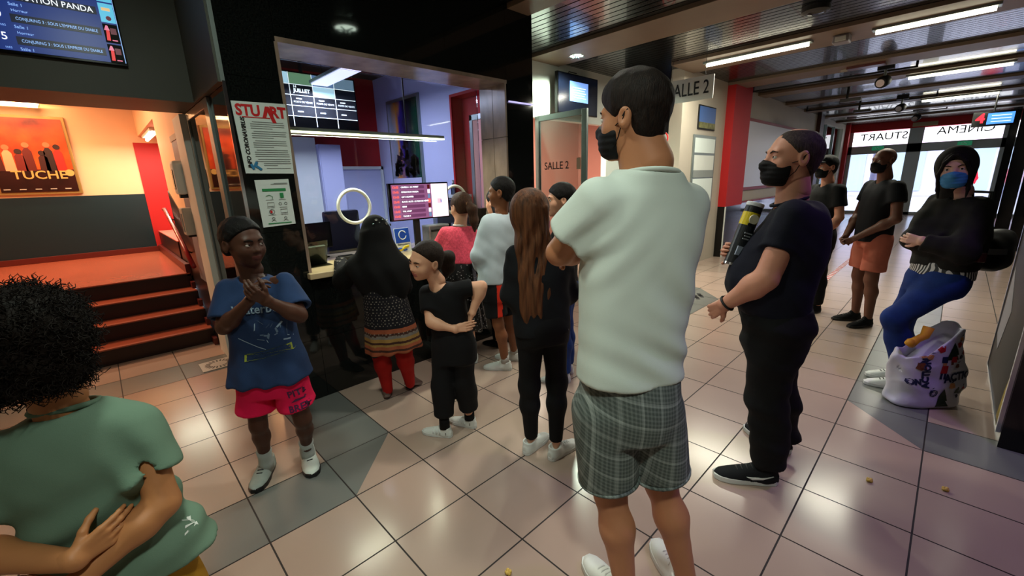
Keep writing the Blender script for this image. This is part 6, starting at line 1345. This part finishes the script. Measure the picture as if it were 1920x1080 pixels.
# ------------------------------------------------------------------ woman in a dark parka with a blue mask, arms crossed
def parka():
    J = dict(hd=(3.860, .025, 1.530), nk=(3.930, -.030, 1.375), ch=(3.940, -.035, 1.22), wa=(3.905, -.020, 1.02), pe=(3.880, -.010, .87), shL=(3.875, -.120, 1.300), shR=(4.030, .075, 1.300), elL=(3.720, -.085, 1.055), elR=(3.885, .140, 1.080),
             wrL=(3.735, .100, 1.090), wrR=(3.800, .010, 1.085), hpL=(3.825, -.050, .82), hpR=(3.930, .060, .80), knL=(3.800, .160, .545), knR=(3.985, .140, .47), anL=(3.915, .070, .09), anR=(4.090, .090, .09))
    z = Pz('person in a dark parka with blue mask, arms crossed, standing by the shopping bag', J, 150, m_pale, k=0.9); J = z.J
    hf = face_frame(z['hd'], 178, -4, 4); hs = 1.0; r = nrm(A3(.6, .8, 0)); f = np.cross(UPZ, r)
    z.body(hf, hs, 1, arm=(.042, .038, .026), leg=(.075, .052, .05, .033), neck=.045, lips=lip_l, hands=[dict(w=z['wrL'], fore=nrm(z['wrL']-z['elL']), d=(.25, .8, .1), n=(.9, -.2, 0), tsign=1, curl=.5, s=.92), dict(w=z['wrR'], fore=nrm(z['wrR']-z['elR']), d=(-.25, -.8, -.1), n=(.8, -.2, 0), tsign=-1, curl=.2, s=.85)])
    eyes(hf, hs, z.b, '#2a1c14')
    pk = fab('dark_olive_parka', '#191713', .2)
    st = [((3.895, -.015, .90), r, .175, .125, .135), ((3.905, -.02, 1.02), r, .172, .13, .13), ((3.925, -.03, 1.16), r, .172, .13, .125), ((3.935, -.035, 1.28), r, .150, .10, .11), ((3.932, -.032, 1.36), r, .085, .075, .08)]
    t = top(z, 'parka', pk, st, r=(.064, .070, .056), long=True, nr=.060, h=.009, amp=.011, nf=(15, 15, 26))
    def hood(P):
        q = hf.L(P)/hs; d = ell(q, (0, -.03, .02), (.098, .115, .12)); d = smin(d, cap(q, (0, -.06, -.08), (0, -.085, -.15), .075, .085), .05); d = smax(d, -ell(q, (0, .10, -.005), (.072, .10, .10)), .012); return smax(d, q[:, 1]-.075, .01)*hs+.003*noise(P, 18, 5)
    sdf_obj('hood', hood, *bounds([hf.W(x, y, w_) for x in (-.13, .13) for y in (-.2, .12) for w_ in (-.26, .17)], .01), .0065, pk, z.root)
    hm = hairm('black_fringe', '#110b09')
    def hfn(P):
        L = hf.L(P); q = L/hs; d = hair_cap(L, hs, .006, -.016, -.09, (0, 0, 0), .001, 110)
        for sx in (-1, 1): d = smin(d, chain(P, [hf.W(sx*.01, .088, .085), hf.W(sx*.045, .088, .045), hf.W(sx*.070, .060, -.03), hf.W(sx*.066, .050, -.12), hf.W(sx*.06, .055, -.17)], [.010, .010, .011, .010, .005], .01), .008)
        return d
    sdf_obj('hair', hfn, *bounds([hf.W(x, y, w_) for x in (-.12, .12) for y in (-.14, .13) for w_ in (-.30, .14)], .01), .005, hm, z.root); brows(hf, hs, hm, z.b)
    mask(hf, hs, z.root, fab('blue_surgical_mask', '#3f86b8', .06, .6), z.b)
    zb_ = bpy.data.materials.new('zebra_print'); zb_.use_nodes = True; nt = zb_.node_tree; b = nt.nodes['Principled BSDF']; w_ = nt.nodes.new('ShaderNodeTexWave'); w_.inputs['Scale'].default_value = 22; w_.inputs['Distortion'].default_value = 9; w_.inputs['Detail Scale'].default_value = .4; tc = nt.nodes.new('ShaderNodeTexCoord'); cr_ = nt.nodes.new('ShaderNodeValToRGB'); cr_.color_ramp.interpolation = 'CONSTANT'; cr_.color_ramp.elements[0].color = (.01, .01, .01, 1); cr_.color_ramp.elements[1].color = (.6, .58, .55, 1); cr_.color_ramp.elements[1].position = .55
    nt.links.new(tc.outputs['Object'], w_.inputs['Vector']); nt.links.new(w_.outputs['Fac'], cr_.inputs[0]); nt.links.new(cr_.outputs[0], b.inputs['Base Color'])
    stz = [((3.885, -.012, .845), r, .166, .122, .13), ((3.895, -.015, .95), r, .165, .118, .128)]
    sdf_obj('zebra_top', lambda P: loft(P, stz, 2.3)+.003*noise(P, 20, 2), *bounds([s[0] for s in stz], .2), .009, zb_, z.root)
    pel = [((3.875, .0, .74), r, .140, .11, .13), ((3.878, -.005, .83), r, .158, .115, .135), ((3.885, -.012, .92), r, .15, .10, .11)]
    bottoms(z, 'jeans', fab('indigo_denim', '#16306e', .2), pel, r=(.098, .070, .055), endup=.04, h=.0095, amp=.004)
    shoe(z.root, (3.912, .080, 0), 108, .25, [m_lthw, m_rubw], lace=m_rubb); shoe(z.root, (4.095, .095, 0), 112, .25, [m_lthw, m_rubw], lace=m_rubb)
    # shoulder bag hanging behind the hip
    b_ = thing('shoulder_bag', 'bulky black shoulder bag hanging behind the hip of the parka', 'bag', (4.05, -.20, 1.0))
    def bf(P):
        q = P-A3(4.055, -.20, 1.02); u_ = nrm(A3(.85, -.5, 0)); v_ = nrm(A3(.5, .85, 0)); L = np.stack([q@u_, q@v_, q[:, 2]], 1); e = (np.abs(L[:, 0])/.155)**3+(np.abs(L[:, 1])/.09)**3+(np.abs(L[:, 2])/.125)**3; return (e**(1/3)-1)*.09+.014*noise(P, 13, 3)+.004*noise(P, 40, 6)
    bag = sdf_obj('body', bf, (3.82, -.45, .82), (4.30, .05, 1.22), .009, fab('black_leather_bag', '#0a0a0b', .2, .45), b_)
    MB().obox((3.90, -.235, 1.03), (.004, .0, 0), (.02, -.04, 0), (0, 0, .018)).build('buckle', m_chrome, bag)
    MB().tube([(3.95, -.14, 1.10), (3.93, -.16, 1.25), (3.90, -.155, 1.385), (3.95, -.07, 1.39), (4.05, -.09, 1.25), (4.10, -.15, 1.10)], .011, 8).build('strap', m_black, b_, smooth=True)
    k_ = thing('wallet', 'dark red wallet tucked under the crossed arms of the parka', 'wallet', (3.78, -.12, 1.0)); MB().obox((3.775, -.125, 1.005), (.055, .05, -.008), (.012, -.014, 0), (.0, .0, .028)).build('body', M('wine_leather', '#3c1216', .4), k_, bevel=.005); MB().obox((3.805, -.112, 1.025), (.03, .028, -.004), (.013, -.015, 0), (0, 0, .012)).build('flap', M('grey_leather', '#4a4644', .4), k_, bevel=.003)
parka()

# ------------------------------------------------------------------ printed shopping bag on the floor
def shopping_bag():
    c = thing('shopping_bag', 'big white printed shopping bag full of shopping, on the grey floor tiles', 'shopping bag', (3.79, -.045, 0))
    u_ = nrm(A3(.72, -.69, 0)); v_ = nrm(A3(.69, .72, 0)); ctr = A3(3.79, -.045, 0)
    def bf(P):
        q = P-ctr; x = q@u_; y = q@v_; zz = q[:, 2]; t = np.clip(zz/.50, 0, 1); hw = .245-.065*t-.03*(1-t)**3+.012*np.sin(zz*21+2*x*9); hd = .125-.035*t; xx = x-.02*np.sin(t*3)+.045*t
        e = (np.abs(xx)/hw)**3.2+(np.abs(y)/hd)**2.6; d = (e**(1/2.9)-1)*hd; topz = .45+.09*np.clip(x/.1, -1, 1)+.02*np.sin(y*40)
        d = smax(smax(d, zz-topz, .012), .006-zz, .03)
        d = d+.008*np.abs(noise(P, (13, 13, 16), 2))-.006+.004*noise(P, 34, 6)
        hole = (((np.abs(xx)/(hw-.012))**3+(np.abs(y)/(hd-.012))**2.6)**(1/2.8)-1)*hd; return smax(d, -smax(hole, topz-.10-zz, .01), .004)
    wm = M('glossy_white_plastic', '#c9cad8', .28, var=.03, vscale=8)
    b = sdf_obj('sack', bf, (3.46, -.40, -.01), (4.12, .32, .66), .006, wm, c); bv = bvh_of(b)
    ink = M('bag_navy', '#1a2248', .4); rd_ = M('bag_red', '#b3212a', .4); gn = M('bag_green', '#16301f', .4); og = M('bag_tan', '#c98f5a', .4); br = M('bag_brown', '#6e3a22', .4)
    n_ = -v_; C0 = ctr-v_*.10; pos = lambda x, zz: C0+u_*x+UPZ*zz
    def dec(t_, x, zz, sz, m, rot=0, sx=1): ca, sa = math.cos(rot), math.sin(rot); decal(t_, pos(x, zz), u_*ca+UPZ*sa, UPZ*ca-u_*sa, sz, m, b, bv, bold=.004, sx=sx, depth=.5, off=.0025)
    dec('ACTION', .135, .225, .075, ink, .12, .85); dec('ACTION', -.105, .255, .062, ink, 1.62, .85); dec('ON', -.165, .19, .05, ink, .1, .9)
    def shp(pts, x, zz, m, s=1., rot=0): ca, sa = math.cos(rot), math.sin(rot); shape_decal([(s*(px*ca-py*sa), s*(px*sa+py*ca)) for px, py in pts], pos(x, zz), u_, UPZ, m, b, bv, 'print', depth=.5, off=.0025, sub=2)
    tree = [(-.035, -.05), (.035, -.05), (.018, -.02), (.028, -.02), (.012, .01), (.02, .01), (0, .05), (-.02, .01), (-.012, .01), (-.028, -.02), (-.018, -.02)]
    shp(tree, .045, .40, gn, 1.15); shp(tree, .02, .085, gn, 1.25); shp(tree, .115, .135, gn, .5); shp(tree, .15, .125, gn, .5); shp([(-.008, -.02), (.008, -.02), (.008, .0), (-.008, 0)], .045, .33, br, 1); shp([(-.02, -.02), (.02, -.02), (.016, .02), (-.016, .02)], .055, .345, rd_, 1)
    shp([(-.018, -.01), (.0, -.03), (.022, -.02), (.022, .01), (-.005, .012), (-.008, .03), (-.02, .028)], -.04, .425, rd_, 1.15)   # stocking
    shp([(-.018, -.02), (.018, -.02), (.018, .02), (-.018, .02)], -.005, .345, ink, 1); shp([(-.012, -.008), (.012, -.008), (.012, .008), (-.012, .008)], -.003, .315, og, 1); shp([(-.022, -.03), (.022, -.03), (.018, .025), (-.018, .025)], .003, .28, rd_, 1); shp([(-.018, -.022), (-.004, -.022), (-.004, .022), (-.018, .022)], .003, .232, ink, 1); shp([(.004, -.022), (.018, -.022), (.018, .022), (.004, .022)], .003, .232, ink, 1)
    for x, zz, m, s, ro in ((-.135, .375, og, 1, .2), (-.095, .365, og, .9, -.4), (.07, .165, og, 1, 0), (-.14, .30, br, 1.3, 0), (.085, .44, rd_, .9, .5), (.10, .36, ink, .7, .3), (.125, .385, rd_, .7, 0), (.085, .30, br, .7, 0), (.16, .33, gn, .6, 1), (.095, .475, og, .7, 0), (.155, .14, rd_, .7, .4), (.12, .09, ink, .6, .6), (-.06, .13, ink, .5, 0)): shp([(-.022, -.012), (.0, -.022), (.022, -.012), (.014, .018), (-.014, .018)], x, zz, m, s, ro); shp([(-.02, .0), (-.004, .004), (.012, .02), (-.008, .014)], x+.012, zz+.018, ink, s, ro)
    for q in (.016, .028): decal('O', pos(-.045, .115), u_, UPZ, q*2.6, ink, b, bv, depth=.5, off=.0025)
    yc = M('yellow_cloth', '#d99a1c', .7, var=.1)
    MB().tube([ctr-u_*.16+UPZ*.43-v_*.02, ctr-u_*.10+UPZ*.45, ctr-u_*.06+UPZ*.47, ctr-u_*.045+UPZ*.53], [.028, .022, .026, .03], 8).build('yellow_cloth', yc, c, smooth=True)
    MB().tube([ctr-u_*.165+UPZ*.42-v_*.03, ctr-u_*.19+UPZ*.445-v_*.04, ctr-u_*.215+UPZ*.44-v_*.04], [.02, .028, .012], 8).build('yellow_cloth', yc, c, smooth=True)
shopping_bag()

# ------------------------------------------------------------------ curly haired child in the left foreground
def curly():
    J = dict(hd=(-.165, 1.455, 1.205), nk=(-.150, 1.440, 1.050), ch=(-.145, 1.445, .93), wa=(-.140, 1.440, .74), pe=(-.125, 1.430, .60), shR=(-.030, 1.392, .955), shL=(-.285, 1.480, .965), elR=(-.020, 1.315, .755), elL=(-.375, 1.470, .745),
             wrR=(-.200, 1.285, .665), wrL=(-.190, 1.268, .735), hpL=(-.190, 1.465, .56), hpR=(-.065, 1.400, .56), knL=(-.20, 1.47, .32), knR=(-.055, 1.39, .32), anL=(-.20, 1.44, .085), anR=(-.05, 1.37, .085))
    z = Pz('curly haired child in a green tee, hands behind the back, left foreground', J, 72, skin('olive', '#b5794c'), k=0.74); J = z.J
    hf = face_frame(z['hd'], 84, -4, 0); hs = .96; r = nrm(A3(.945, -.325, 0)); f = np.cross(UPZ, r)
    z.body(hf, hs, arm=(.040, .036, .024), leg=(.062, .044, .044, .029), neck=.046, lips=lip_l, h=.009,
           hands=[dict(w=z['wrL'], fore=nrm(z['wrL']-z['elL']), d=(.85, .15, .30), n=(-.2, .9, -.1), tsign=1, curl=.35, s=.84, rw=.023), dict(w=z['wrR'], fore=nrm(z['wrR']-z['elR']), d=(-.9, .1, -.1), n=(.1, .9, 0), tsign=-1, curl=.5, s=.84, rw=.023)])
    gt = M('sage_green_jersey', '#667f6c', .9, var=.05, vscale=5, bump=.15, bscale=420, spec=.2)
    st = [((-.095, 1.420, .545), r, .185, .120, .125), ((-.125, 1.432, .66), r, .160, .115, .11), ((-.142, 1.440, .80), r, .152, .11, .105), ((-.147, 1.442, .92), r, .152, .105, .105), ((-.150, 1.440, .99), r, .128, .08, .09), ((-.150, 1.440, 1.035), r, .075, .055, .062)]
    def folds(P, d):
        q = P-A3(-.14, 1.44, .70); x = q@r; zz = q[:, 2]
        return d+.010*np.sin((zz*.9-x*.35)*62)*np.exp(-((zz)/.13)**2)+.009*np.sin((x*.9+zz*.6)*60)*np.exp(-((x-.13)/.06)**2-((zz-.17)/.1)**2)
    t = top(z, 'tee', gt, st, r=(.048, .074), frac=.62, nr=.060, h=.0068, amp=.005, extra=folds)
    MB().tube([z['nk']+A3(0, 0, -.014)+f*.012+r*(.061*math.cos(a))+f*(.058*math.sin(a))-UPZ*(.012*math.sin(a)) for a in np.linspace(0, 2*PI, 33)[:-1]], .007, 8, closed=True).build('collar', gt, t, smooth=True)
    bv = bvh_of(t)
    for k in range(4): shape_decal([(-.02, -.003+.012*k), (.02, .004+.012*k), (.02, .008+.012*k), (-.02, .001+.012*k)], A3(.03, 1.33, .64), r, UPZ, m_white, t, bv, 'stripe_print', depth=.3, sub=1)
    pel = [((-.125, 1.430, .48), r, .135, .10, .11), ((-.125, 1.430, .56), r, .145, .10, .115), ((-.128, 1.432, .64), r, .138, .09, .10)]
    bottoms(z, 'shorts', fab('ochre_cotton', '#a87a1e', .08), pel, r=(.085, .092), frac=.8, h=.009)
    hm = M('hair_dark_curls', '#120b07', .7, var=.5, vscale=30, spec=.15)
    def hfn(P):
        q = hf.L(P)/hs; d = ell(q, (0, -.025, .030), (.108, .124, .114)); d = smin(d, ell(q, (0, -.06, -.06), (.095, .07, .07)), .04); d = smax(d, (.75*q[:, 1]-.5*q[:, 2])-.045, .02); return smax(d+.006*noise(P, 60, 3), -.105-q[:, 2], .02)*hs
    h_ = sdf_obj('hair', hfn, *bounds([hf.W(x, y, w_) for x in (-.14, .14) for y in (-.18, .12) for w_ in (-.14, .17)], .01), .006, hm, z.root)
    rg = np.random.default_rng(11); off = np.array(z.root.location); me = h_.data; cand = np.array([v.co[:] for v in me.vertices])+off; nor = np.array([v.normal[:] for v in me.vertices])
    pick = rg.choice(len(cand), min(4200, len(cand)), replace=False); mb = MB()
    for i in pick:
        nn = nor[i]; tdir = nrm(nn*.55+rg.normal(size=3)*.55+A3(0, 0, -.25)); a = nrm(np.cross(tdir, rg.normal(size=3))); b = np.cross(tdir, a); R0 = rg.uniform(.004, .008); Ln = rg.uniform(.022, .048); ph = rg.uniform(0, 6.28); tn = rg.uniform(1.2, 2.0)
        pts = [cand[i]-nn*.012+tdir*Ln*t_+R0*(a*math.cos(ph+6.28*tn*t_)+b*math.sin(ph+6.28*tn*t_)) for t_ in np.linspace(0, 1, 11)]
        mb.tube(pts, [.0015*(1-.5*t_) for t_ in np.linspace(0, 1, 11)], 4, cap=False)
    o = mb.build('curls', hm, h_, smooth=True)
    for q, az in (('L', 80), ('R', 66)): shoe(z.root, (*z['an'+q][:2], 0), az, .23, [m_lthw, m_rubw], lace=m_rubw)
curly()

# ------------------------------------------------------------------ passer-by outside the doors
figure('distant passer-by in a red top outside the right entrance door', (26.5, -.25), 170, 1.70, m_light, hb_, fab('bright_red_jersey', '#c4122a', .05), jean, bsh, short=False)
